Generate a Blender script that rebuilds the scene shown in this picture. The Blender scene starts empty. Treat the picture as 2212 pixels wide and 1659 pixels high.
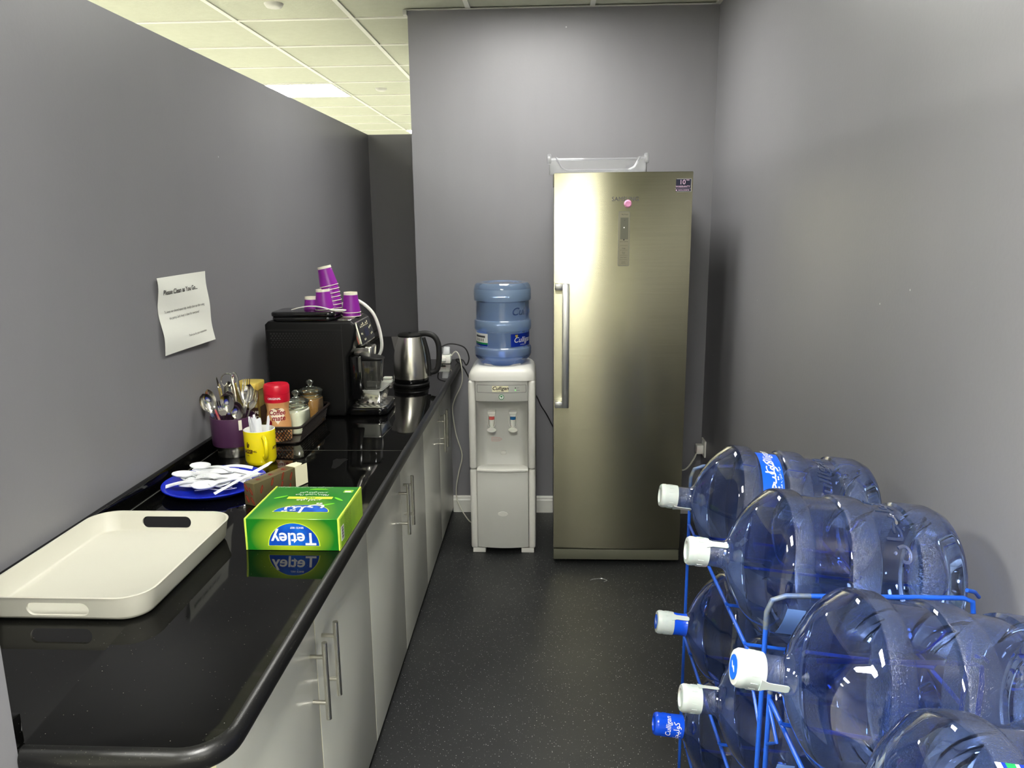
import bpy, bmesh, math, random
from math import sin, cos, pi, radians, sqrt, atan2
from mathutils import Vector, Matrix, Euler

random.seed(7)
scene = bpy.context.scene
col = scene.collection

# ------------------------------------------------------------------ camera
W_PX, H_PX, F_PX = 2212.0, 1659.0, 1661.0
CAM_H = 1.6
cam_d = bpy.data.cameras.new('camera')
cam_d.sensor_fit = 'HORIZONTAL'
cam_d.sensor_width = 36.0
cam_d.lens = 36.0 * F_PX / W_PX
cam_d.clip_start = 0.02
cam_o = bpy.data.objects.new('camera', cam_d)
col.objects.link(cam_o)
# the corridor's vanishing point sits at (1180, 476) px: gives pan and tilt
_d = Vector((1180 - W_PX / 2, 476 - H_PX / 2, F_PX)).normalized()      # world +Y in (right, down, forward)
_up = Vector((0, -1, 0)); _up = (_up - _up.dot(_d) * _d).normalized()  # world +Z
_rt = _d.cross(_up)
if _rt.x < 0: _rt = -_rt
_conv = Matrix(((1, 0, 0), (0, -1, 0), (0, 0, -1)))                    # to blender camera axes
rx, ry, rz = (_conv @ v for v in (_rt, _d, _up))
cam_o.matrix_world = Matrix.Translation((0, 0, CAM_H)) @ Matrix((rx, ry, rz)).to_4x4()
scene.camera = cam_o

# ------------------------------------------------------------------ world, exposure
scene.view_settings.view_transform = 'Standard'
scene.view_settings.look = 'None'
scene.view_settings.exposure = 1.53
scene.view_settings.gamma = 1.0
scene.view_settings.use_curve_mapping = False
world = bpy.data.worlds.new('world'); scene.world = world
world.use_nodes = True
world.node_tree.nodes['Background'].inputs[0].default_value = (0.8, 0.85, 0.8, 1)
world.node_tree.nodes['Background'].inputs[1].default_value = 0.15
scene.cycles.transparent_max_bounces = 20
scene.cycles.adaptive_threshold = 0.02
scene.cycles.max_bounces = 7
scene.cycles.diffuse_bounces = 3
scene.cycles.sample_clamp_indirect = 6.0
scene.cycles.use_denoising = True
PANEL_POWER = 10.5
OFFICE_POWER = 50.0
LIGHT_COL = (1.0, 0.99, 0.935)
NEAR_POWER = 30.0
REAR_POWER = 34.0

# ------------------------------------------------------------------ materials
def lin(r, g=None, b=None):
    if g is None: g = b = r
    f = lambda c: (c / 255 / 12.92) if c / 255 <= 0.04045 else ((c / 255 + 0.055) / 1.055) ** 2.4
    return (f(r), f(g), f(b), 1.0)

def mat(name, color, rough=0.5, metal=0.0, spec=0.5, coat=0.0, noise=None, bump=None, emit=None, aniso=None, sheen=0, sss=0, trans=0, ior=1.45, alpha=None):
    m = bpy.data.materials.new(name); m.use_nodes = True
    nt = m.node_tree; b = nt.nodes['Principled BSDF']
    b.inputs['Base Color'].default_value = color
    b.inputs['Roughness'].default_value = rough
    b.inputs['Metallic'].default_value = metal
    b.inputs['Specular IOR Level'].default_value = spec
    b.inputs['Coat Weight'].default_value = coat
    b.inputs['Transmission Weight'].default_value = trans
    b.inputs['IOR'].default_value = ior
    if sss: b.inputs['Subsurface Weight'].default_value = sss; b.inputs['Subsurface Scale'].default_value = 0.01
    tc = nt.nodes.new('ShaderNodeTexCoord')
    if noise:   # (scale, amount, second colour)
        n = nt.nodes.new('ShaderNodeTexNoise'); n.inputs['Scale'].default_value = noise[0]; n.inputs['Detail'].default_value = 5
        mx = nt.nodes.new('ShaderNodeMix'); mx.data_type = 'RGBA'
        rmp = nt.nodes.new('ShaderNodeMapRange'); rmp.inputs['From Min'].default_value = 0.35; rmp.inputs['From Max'].default_value = 0.65
        rmp.inputs['To Max'].default_value = noise[1]
        nt.links.new(tc.outputs['Object'], n.inputs['Vector'])
        nt.links.new(n.outputs['Fac'], rmp.inputs['Value']); nt.links.new(rmp.outputs[0], mx.inputs['Factor'])
        mx.inputs['A'].default_value = color; mx.inputs['B'].default_value = noise[2]
        nt.links.new(mx.outputs['Result'], b.inputs['Base Color'])
    if bump:    # (scale, strength, distance)
        n = nt.nodes.new('ShaderNodeTexNoise'); n.inputs['Scale'].default_value = bump[0]; n.inputs['Detail'].default_value = 3
        bp = nt.nodes.new('ShaderNodeBump'); bp.inputs['Strength'].default_value = bump[1]; bp.inputs['Distance'].default_value = bump[2]
        nt.links.new(tc.outputs['Object'], n.inputs['Vector'])
        nt.links.new(n.outputs['Fac'], bp.inputs['Height']); nt.links.new(bp.outputs[0], b.inputs['Normal'])
    if emit:
        b.inputs['Emission Color'].default_value = (*emit[0], 1); b.inputs['Emission Strength'].default_value = emit[1]
    return m

M = {}
# painted walls: grey with a faint violet cast, with light scuffs and specks
def wall_paint():
    m = mat('wall_paint', lin(116, 114, 120), 0.42, spec=0.35, bump=(90, 0.12, 0.002))
    nt = m.node_tree; b = nt.nodes['Principled BSDF']
    tc = nt.nodes.new('ShaderNodeTexCoord')
    n = nt.nodes.new('ShaderNodeTexNoise'); n.inputs['Scale'].default_value = 1.3; n.inputs['Detail'].default_value = 6; n.inputs['Roughness'].default_value = 0.6
    mp = nt.nodes.new('ShaderNodeMapping'); mp.inputs['Scale'].default_value = (3.2, 1.2, 0.7)
    nt.links.new(tc.outputs['Object'], mp.inputs[0]); nt.links.new(mp.outputs[0], n.inputs['Vector'])
    r1 = nt.nodes.new('ShaderNodeMapRange'); r1.inputs['From Min'].default_value = 0.3; r1.inputs['From Max'].default_value = 0.75
    r1.inputs['To Max'].default_value = 0.22
    nt.links.new(n.outputs['Fac'], r1.inputs['Value'])
    mx = nt.nodes.new('ShaderNodeMix'); mx.data_type = 'RGBA'
    mx.inputs['A'].default_value = lin(121, 120, 124); mx.inputs['B'].default_value = lin(140, 139, 142)
    nt.links.new(r1.outputs[0], mx.inputs['Factor'])
    v = nt.nodes.new('ShaderNodeTexVoronoi'); v.inputs['Scale'].default_value = 5.0
    nt.links.new(tc.outputs['Object'], v.inputs['Vector'])
    lt = nt.nodes.new('ShaderNodeMath'); lt.operation = 'LESS_THAN'; lt.inputs[1].default_value = 0.016
    nt.links.new(v.outputs['Distance'], lt.inputs[0])
    mx2 = nt.nodes.new('ShaderNodeMix'); mx2.data_type = 'RGBA'; mx2.inputs['B'].default_value = lin(190, 188, 190)
    nt.links.new(mx.outputs['Result'], mx2.inputs['A']); nt.links.new(lt.outputs[0], mx2.inputs['Factor'])
    nt.links.new(mx2.outputs['Result'], b.inputs['Base Color'])
    return m
M['wall'] = wall_paint()
M['white_wall'] = mat('office_white_paint', lin(225, 224, 214), 0.8, noise=(2, 0.3, lin(216, 214, 204)))

def speckled(name, base, speck, scale, thr, rough, spec=0.5, bumpd=None, cloud=None):
    m = mat(name, base, rough, spec=spec, bump=bumpd)
    nt = m.node_tree; b = nt.nodes['Principled BSDF']
    tc = nt.nodes.new('ShaderNodeTexCoord')
    v = nt.nodes.new('ShaderNodeTexVoronoi'); v.inputs['Scale'].default_value = scale
    nt.links.new(tc.outputs['Object'], v.inputs['Vector'])
    lt = nt.nodes.new('ShaderNodeMath'); lt.operation = 'LESS_THAN'; lt.inputs[1].default_value = thr
    nt.links.new(v.outputs['Distance'], lt.inputs[0])
    # only some cells carry a speck, with its own brightness
    sp = nt.nodes.new('ShaderNodeSeparateColor'); nt.links.new(v.outputs['Color'], sp.inputs[0])
    pw = nt.nodes.new('ShaderNodeMath'); pw.operation = 'POWER'; pw.inputs[1].default_value = 5.0; nt.links.new(sp.outputs[0], pw.inputs[0])
    ml = nt.nodes.new('ShaderNodeMath'); ml.operation = 'MULTIPLY'; nt.links.new(lt.outputs[0], ml.inputs[0]); nt.links.new(pw.outputs[0], ml.inputs[1])
    mx = nt.nodes.new('ShaderNodeMix'); mx.data_type = 'RGBA'; mx.inputs['A'].default_value = base; mx.inputs['B'].default_value = speck
    nt.links.new(ml.outputs[0], mx.inputs['Factor'])
    if cloud:
        n = nt.nodes.new('ShaderNodeTexNoise'); n.inputs['Scale'].default_value = cloud[0]; n.inputs['Detail'].default_value = 6
        nt.links.new(tc.outputs['Object'], n.inputs['Vector'])
        r1 = nt.nodes.new('ShaderNodeMapRange'); r1.inputs['From Min'].default_value = 0.4; r1.inputs['From Max'].default_value = 0.7
        r1.inputs['To Max'].default_value = 1.0; nt.links.new(n.outputs['Fac'], r1.inputs['Value'])
        mc = nt.nodes.new('ShaderNodeMix'); mc.data_type = 'RGBA'; mc.inputs['A'].default_value = base; mc.inputs['B'].default_value = cloud[1]
        nt.links.new(r1.outputs[0], mc.inputs['Factor']); nt.links.new(mc.outputs['Result'], mx.inputs['A'])
    nt.links.new(mx.outputs['Result'], b.inputs['Base Color'])
    return m
M['floor'] = speckled('black_vinyl_floor', lin(34, 35, 36), lin(205, 205, 200), 160, 0.20, 0.40, 0.45, (400, 0.25, 0.0008), (3, lin(42, 43, 43)))
M['stone'] = speckled('black_polished_worktop', lin(5, 5, 5), lin(110, 108, 100), 130, 0.10, 0.04, 0.27, None, (7, lin(10, 10, 9)))
M['stone_edge'] = speckled('black_worktop_edge', lin(12, 12, 12), lin(90, 88, 80), 260, 0.2, 0.34, 0.5, (500, 0.25, 0.0006))
M['dark_patch'] = mat('matt_dark_patch', lin(6, 6, 6), 0.6, spec=0.15, noise=(40, .4, lin(12, 12, 11)))
M['seam'] = mat('worktop_seam', lin(95, 94, 88), 0.4)
def ceiling_tile():
    m = mat('mineral_ceiling_tile', lin(214, 216, 200), 0.9, bump=(60, 0.4, 0.003))
    nt = m.node_tree; b = nt.nodes['Principled BSDF']; tc = nt.nodes.new('ShaderNodeTexCoord')
    n = nt.nodes.new('ShaderNodeTexNoise'); n.inputs['Scale'].default_value = 22; n.inputs['Detail'].default_value = 8; n.inputs['Roughness'].default_value = 0.7
    nt.links.new(tc.outputs['Object'], n.inputs['Vector'])
    mx = nt.nodes.new('ShaderNodeMix'); mx.data_type = 'RGBA'; mx.inputs['A'].default_value = lin(206, 209, 190); mx.inputs['B'].default_value = lin(190, 193, 172)
    nt.links.new(n.outputs['Fac'], mx.inputs['Factor']); nt.links.new(mx.outputs['Result'], b.inputs['Base Color'])
    return m
M['tile'] = ceiling_tile()
M['tbar'] = mat('white_ceiling_bar', lin(238, 238, 228), 0.5)
M['trimwhite'] = mat('white_trim_paint', lin(222, 222, 214), 0.4, noise=(9, 0.5, lin(200, 199, 190)))
M['carpet'] = mat('office_carpet', lin(185, 183, 172), 0.95, noise=(40, 0.6, lin(165, 163, 154)))
M['boardgrey'] = mat('added_board_grey', lin(120, 110, 108), 0.5, noise=(3, .3, lin(110, 100, 98)))  # for the added board mirrored in the fridge
M['cabinet'] = mat('grey_gloss_laminate', lin(218, 219, 208), 0.24, spec=0.5, noise=(4, 0.35, lin(212, 213, 202)))
M['cab_edge'] = mat('cream_cabinet_edge', lin(226, 222, 188), 0.45)
M['plinth'] = mat('dark_plinth', lin(60, 60, 58), 0.6, noise=(12, .5, lin(85, 84, 80)))
M['steel'] = mat('brushed_steel', lin(222, 219, 208), 0.26, 1.0, bump=(300, 0.05, 0.0005))
M['chrome'] = mat('polished_steel', lin(228, 226, 218), 0.16, 1.0)
def fridge_steel():
    m = mat('brushed_fridge_door', lin(176, 172, 150), 0.27, 1.0)
    nt = m.node_tree; b = nt.nodes['Principled BSDF']; tc = nt.nodes.new('ShaderNodeTexCoord')
    b.inputs['Anisotropic'].default_value = 0.85
    tg = nt.nodes.new('ShaderNodeTangent'); tg.direction_type = 'RADIAL'; tg.axis = 'Z'
    nt.links.new(tg.outputs[0], b.inputs['Tangent']); b.inputs['Anisotropic Rotation'].default_value = 0.25
    mp = nt.nodes.new('ShaderNodeMapping'); mp.inputs['Scale'].default_value = (3, 3, 420)
    n = nt.nodes.new('ShaderNodeTexNoise'); n.inputs['Scale'].default_value = 1.0; n.inputs['Detail'].default_value = 4
    nt.links.new(tc.outputs['Object'], mp.inputs[0]); nt.links.new(mp.outputs[0], n.inputs['Vector'])
    mx = nt.nodes.new('ShaderNodeMix'); mx.data_type = 'RGBA'; mx.inputs['A'].default_value = lin(148, 145, 124); mx.inputs['B'].default_value = lin(168, 165, 142)
    nt.links.new(n.outputs['Fac'], mx.inputs['Factor']); nt.links.new(mx.outputs['Result'], b.inputs['Base Color'])
    bp = nt.nodes.new('ShaderNodeBump'); bp.inputs['Strength'].default_value = 0.04; bp.inputs['Distance'].default_value = 0.0005
    nt.links.new(n.outputs['Fac'], bp.inputs['Height']); nt.links.new(bp.outputs[0], b.inputs['Normal'])
    return m
M['fridge'] = fridge_steel()
M['fridge_side'] = mat('fridge_side_grey', lin(112, 112, 106), 0.4, 0.3, noise=(5, .2, lin(104, 104, 98)))
M['fridge_grey'] = mat('fridge_dark_grey', lin(96, 96, 82), 0.45, 0.1, noise=(9, .2, lin(90, 90, 78)))
M['alu'] = mat('satin_aluminium', lin(188, 189, 188), 0.3, 1.0)
M['panel_print'] = mat('fridge_panel_grey', lin(128, 124, 104), 0.35, 0.2, noise=(9, .1, lin(120, 116, 97)))
M['ink'] = mat('dark_print', lin(35, 35, 34), 0.5)
M['inkgrey'] = mat('grey_print', lin(84, 84, 86), 0.6)
M['white_ink'] = mat('white_print', lin(240, 240, 236), 0.5)
M['navy'] = mat('navy_sticker', lin(18, 20, 48), 0.3, noise=(20, .2, lin(24, 26, 58)))
M['pinkink'] = mat('pale_pink_print', lin(222, 190, 214), 0.5)
M['pink'] = mat('pink_magnet', lin(226, 150, 190), 0.25, noise=(60, .3, lin(240, 180, 210)))
M['black_plastic'] = mat('matt_black_plastic', lin(9, 9, 9), 0.42, spec=0.3, bump=(900, 0.2, 0.0003))
M['black_gloss'] = mat('gloss_black_plastic', lin(13, 13, 14), 0.10, spec=0.6, noise=(30, .2, lin(18, 18, 18)))
M['rubber'] = mat('black_rubber', lin(20, 20, 21), 0.6, noise=(30, .2, lin(26, 26, 26)))
M['white_plastic'] = mat('white_plastic', lin(232, 231, 222), 0.35, sss=0.05, noise=(20, .2, lin(224, 223, 214)))
M['cool_white'] = mat('cold_white_plastic', lin(236, 238, 240), 0.35, noise=(20, .2, lin(226, 228, 230)))
M['disp'] = mat('dispenser_white_plastic', lin(212, 211, 204), 0.38, noise=(8, .25, lin(204, 203, 195)))
M['disp_panel'] = mat('dispenser_grey_plastic', lin(192, 192, 186), 0.40, noise=(8, .25, lin(184, 184, 178)))
M['shadowgap'] = mat('dark_recess', lin(40, 40, 40), 0.7)
M['tray'] = mat('cream_melamine_tray', lin(196, 194, 180), 0.42, noise=(6, .25, lin(190, 188, 174)))
M['paper'] = mat('white_paper', lin(226, 227, 218), 0.85, bump=(7, 0.5, 0.004))
M['purple_cup'] = mat('purple_paper_cup', lin(138, 32, 150), 0.38, noise=(30, .25, lin(126, 26, 140)))
M['cream'] = mat('cream_card', lin(240, 235, 200), 0.6, noise=(30, .2, lin(232, 226, 190)))
M['cupwhite'] = mat('cup_white_paper', lin(236, 233, 214), 0.55, noise=(30, .2, lin(228, 225, 206)))
M['purple_tin'] = mat('aubergine_enamel', lin(74, 42, 72), 0.38, noise=(20, .2, lin(68, 38, 66)))
M['yellow'] = mat('yellow_glaze', lin(242, 222, 24), 0.16, coat=0.3, noise=(12, .2, lin(236, 214, 18)))
M['brownink'] = mat('dark_brown_print', lin(66, 34, 20), 0.4)
M['blue_plate'] = mat('blue_plastic', lin(14, 40, 190), 0.28, noise=(14, .2, lin(10, 34, 174)))
M['gold'] = mat('gold_foil', lin(184, 168, 96), 0.28, 0.85, bump=(60, 0.35, 0.002))
M['goldlid'] = mat('gold_lid', lin(222, 196, 92), 0.35, 0.35, noise=(20, .2, lin(210, 184, 80)))
M['foil'] = mat('silver_gold_foil', lin(140, 130, 92), 0.32, 0.7, bump=(50, 0.5, 0.003))
M['redink'] = mat('dark_red_print', lin(142, 26, 26), 0.4)
M['red'] = mat('red_plastic', lin(206, 22, 48), 0.3, noise=(20, .2, lin(194, 18, 42)))
M['dark_brown'] = mat('dark_brown_label', lin(58, 36, 22), 0.5)
M['maroon'] = mat('maroon_print', lin(150, 16, 38), 0.4)
M['creamheart'] = mat('cream_print', lin(250, 238, 214), 0.45)
M['tan'] = mat('creamer_label_tan', lin(226, 172, 116), 0.4, noise=(14, .8, lin(206, 138, 76)))
M['coffee'] = mat('milky_coffee_print', lin(196, 116, 54), 0.4)
M['sugar'] = mat('white_sugar', lin(242, 240, 226), 0.8, bump=(900, 0.6, 0.001))
M['brown_sugar'] = mat('brown_sugar', lin(204, 152, 70), 0.8, noise=(500, .9, lin(170, 116, 44)), bump=(700, 0.8, 0.0015))
M['ground'] = mat('ground_coffee', lin(44, 28, 18), 0.9, noise=(500, .9, lin(24, 15, 10)), bump=(700, 0.8, 0.0015))
M['basket'] = mat('dark_brown_basket', lin(36, 28, 24), 0.35, noise=(30, .3, lin(44, 34, 28)))
M['green'] = None
M['greenedge'] = mat('lime_card_edge', lin(198, 224, 84), 0.4, noise=(16, .25, lin(184, 212, 66)))
M['leaf'] = mat('leaf_green_print', lin(112, 206, 46), 0.4)
M['teablue'] = mat('tea_logo_blue', lin(10, 62, 168), 0.35, noise=(30, .9, lin(22, 104, 208)))
M['limeink'] = mat('lime_print', lin(206, 226, 66), 0.4)
M['rackblue'] = mat('blue_coated_wire', lin(26, 84, 190), 0.35, noise=(30, .4, lin(20, 66, 160)))
M['rackworn'] = mat('worn_wire', lin(120, 124, 118), 0.5, 0.4, noise=(60, .8, lin(60, 92, 150)))
M['cap'] = mat('white_bottle_cap', lin(182, 190, 186), 0.4, sss=0.12, noise=(30, .2, lin(172, 181, 180)))
M['film'] = mat('blue_seal_film', lin(16, 74, 206), 0.22, bump=(70, 0.3, 0.002))
M['label_blue'] = mat('bottle_label_blue', lin(16, 92, 224), 0.3, noise=(20, .2, lin(12, 84, 212)))
M['label_navy'] = mat('bottle_label_navy', lin(12, 44, 150), 0.3, noise=(20, .2, lin(10, 38, 136)))
M['label_pale'] = mat('bottle_label_backing', lin(120, 160, 230), 0.5, noise=(20, .2, lin(112, 150, 224)))
M['green_ink'] = mat('green_print', lin(20, 130, 70), 0.4)
M['redtap'] = mat('red_tap', lin(214, 96, 92), 0.35, noise=(30, .2, lin(206, 88, 84)))
M['bluetap'] = mat('blue_tap', lin(24, 96, 150), 0.35, noise=(30, .2, lin(20, 86, 140)))
M['cable_white'] = mat('white_cable', lin(205, 203, 188), 0.5, noise=(30, .2, lin(195, 193, 178)))
M['led'] = mat('green_indicator', lin(120, 220, 110), 0.3, emit=((0.3, 1.0, 0.3), 0.6))

def thin_shell(name, tint, scatter_col, scatter, rough=0.04, bumpv=None, ior=1.5, stretch=None):
    """thin clear wall: tinted see-through + fresnel gloss + a little scattering"""
    m = bpy.data.materials.new(name); m.use_nodes = True
    nt = m.node_tree; nt.nodes.clear()
    out = nt.nodes.new('ShaderNodeOutputMaterial')
    tr = nt.nodes.new('ShaderNodeBsdfTransparent'); tr.inputs[0].default_value = tint
    df = nt.nodes.new('ShaderNodeBsdfDiffuse'); df.inputs[0].default_value = scatter_col
    tl = nt.nodes.new('ShaderNodeBsdfTranslucent'); tl.inputs[0].default_value = scatter_col
    a = nt.nodes.new('ShaderNodeMixShader'); a.inputs[0].default_value = 0.5
    nt.links.new(df.outputs[0], a.inputs[1]); nt.links.new(tl.outputs[0], a.inputs[2])
    mx = nt.nodes.new('ShaderNodeMixShader'); mx.inputs[0].default_value = scatter
    nt.links.new(tr.outputs[0], mx.inputs[1]); nt.links.new(a.outputs[0], mx.inputs[2])
    gl = nt.nodes.new('ShaderNodeBsdfGlossy'); gl.inputs['Roughness'].default_value = rough; gl.inputs[0].default_value = (1, 1, 1, 1)
    fr = nt.nodes.new('ShaderNodeFresnel'); fr.inputs[0].default_value = ior
    m2 = nt.nodes.new('ShaderNodeMixShader')
    fm = nt.nodes.new('ShaderNodeMath'); fm.operation = 'MULTIPLY'; fm.inputs[1].default_value = 1.35; fm.use_clamp = True
    nt.links.new(fr.outputs[0], fm.inputs[0]); nt.links.new(fm.outputs[0], m2.inputs[0])
    nt.links.new(mx.outputs[0], m2.inputs[1]); nt.links.new(gl.outputs[0], m2.inputs[2])
    if bumpv:
        tc = nt.nodes.new('ShaderNodeTexCoord')
        n = nt.nodes.new('ShaderNodeTexNoise'); n.inputs['Scale'].default_value = bumpv[0]; n.inputs['Detail'].default_value = 2
        vec = tc.outputs['Object']
        if stretch:
            mp = nt.nodes.new('ShaderNodeMapping'); mp.inputs['Scale'].default_value = stretch
            nt.links.new(vec, mp.inputs[0]); vec = mp.outputs[0]
        nt.links.new(vec, n.inputs['Vector'])
        bp = nt.nodes.new('ShaderNodeBump'); bp.inputs['Strength'].default_value = bumpv[1]; bp.inputs['Distance'].default_value = bumpv[2]
        nt.links.new(n.outputs['Fac'], bp.inputs['Height'])
        for s in (gl, fr): nt.links.new(bp.outputs[0], s.inputs['Normal'])
    nt.links.new(m2.outputs[0], out.inputs[0])
    return m
M['bottle'] = thin_shell('blue_clear_bottle', (0.41, 0.52, 0.78, 1), lin(60, 88, 175), 0.03, 0.03, (9, 0.10, 0.004))
M['bottle_band'] = thin_shell('blue_pebbled_bottle_band', (0.40, 0.51, 0.78, 1), lin(108, 126, 176), 0.15, 0.14, (520, 0.9, 0.0018))
M['bottle_up'] = thin_shell('pale_blue_clear_bottle', (0.68, 0.78, 0.92, 1), lin(176, 204, 238), 0.34, 0.08, (14, 0.2, 0.004))
M['bottle_up_band'] = thin_shell('pale_blue_pebbled_band', (0.62, 0.73, 0.92, 1), lin(186, 214, 242), 0.50, 0.25, (380, 0.8, 0.0016))
M['emboss'] = thin_shell('raised_bottle_lettering', (0.45, 0.6, 0.9, 1), lin(110, 150, 230), 0.15, 0.12, (200, 0.3, 0.001), 2.0)
M['water'] = thin_shell('water_in_bottle', (0.45, 0.62, 0.94, 1), lin(50, 100, 190), 0.30, 0.02)
M['glass'] = thin_shell('clear_jar_glass', (0.86, 0.89, 0.84, 1), lin(220, 225, 210), 0.06, 0.03, (20, 0.3, 0.003), 1.55)
M['rimclear'] = thin_shell('clear_bin_rim', (0.88, 0.89, 0.9, 1), lin(240, 240, 245), 0.3, 0.08)
M['clear'] = thin_shell('clear_plastic', (0.86, 0.87, 0.88, 1), lin(240, 240, 245), 0.16, 0.06, (20, 0.2, 0.002), 1.5)
M['milky'] = thin_shell('milky_container_plastic', (0.9, 0.91, 0.89, 1), lin(240, 242, 234), 0.72, 0.2)
M['frost'] = thin_shell('milky_clear_plastic', (0.86, 0.88, 0.86, 1), lin(235, 238, 228), 0.5, 0.2)
M['smoke'] = thin_shell('smoky_clear_plastic', (0.46, 0.46, 0.44, 1), lin(130, 130, 124), 0.22, 0.06)

def emission(name, color, strength):
    m = bpy.data.materials.new(name); m.use_nodes = True
    nt = m.node_tree; nt.nodes.clear()
    o = nt.nodes.new('ShaderNodeOutputMaterial'); e = nt.nodes.new('ShaderNodeEmission')
    e.inputs[0].default_value = (*color, 1); e.inputs[1].default_value = strength
    nt.links.new(e.outputs[0], o.inputs[0]); return m
M['panel'] = emission('pantry_panel_light', LIGHT_COL, PANEL_POWER)
M['panel_near'] = emission('near_panel_light', LIGHT_COL, NEAR_POWER)
M['panel_rear'] = emission('rear_panel_light', LIGHT_COL, REAR_POWER)
M['panel_office'] = emission('office_panel_light', LIGHT_COL, OFFICE_POWER)

def glow_card(name, c_in, c_out, centre, radii, axis):
    """printed two-tone card: lime in the middle running to deep green (printed pattern, object space)"""
    m = mat(name, c_out, 0.3, coat=0.2)
    nt = m.node_tree; b = nt.nodes['Principled BSDF']; tc = nt.nodes.new('ShaderNodeTexCoord')
    mp = nt.nodes.new('ShaderNodeMapping'); mp.vector_type = 'TEXTURE'
    mp.inputs['Location'].default_value = centre; mp.inputs['Scale'].default_value = radii
    nt.links.new(tc.outputs['Object'], mp.inputs[0])
    g = nt.nodes.new('ShaderNodeTexGradient'); g.gradient_type = 'SPHERICAL'; nt.links.new(mp.outputs[0], g.inputs[0])
    mx = nt.nodes.new('ShaderNodeMix'); mx.data_type = 'RGBA'; mx.inputs['A'].default_value = c_out; mx.inputs['B'].default_value = c_in
    nt.links.new(g.outputs['Fac'], mx.inputs['Factor']); nt.links.new(mx.outputs['Result'], b.inputs['Base Color'])
    return m

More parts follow.
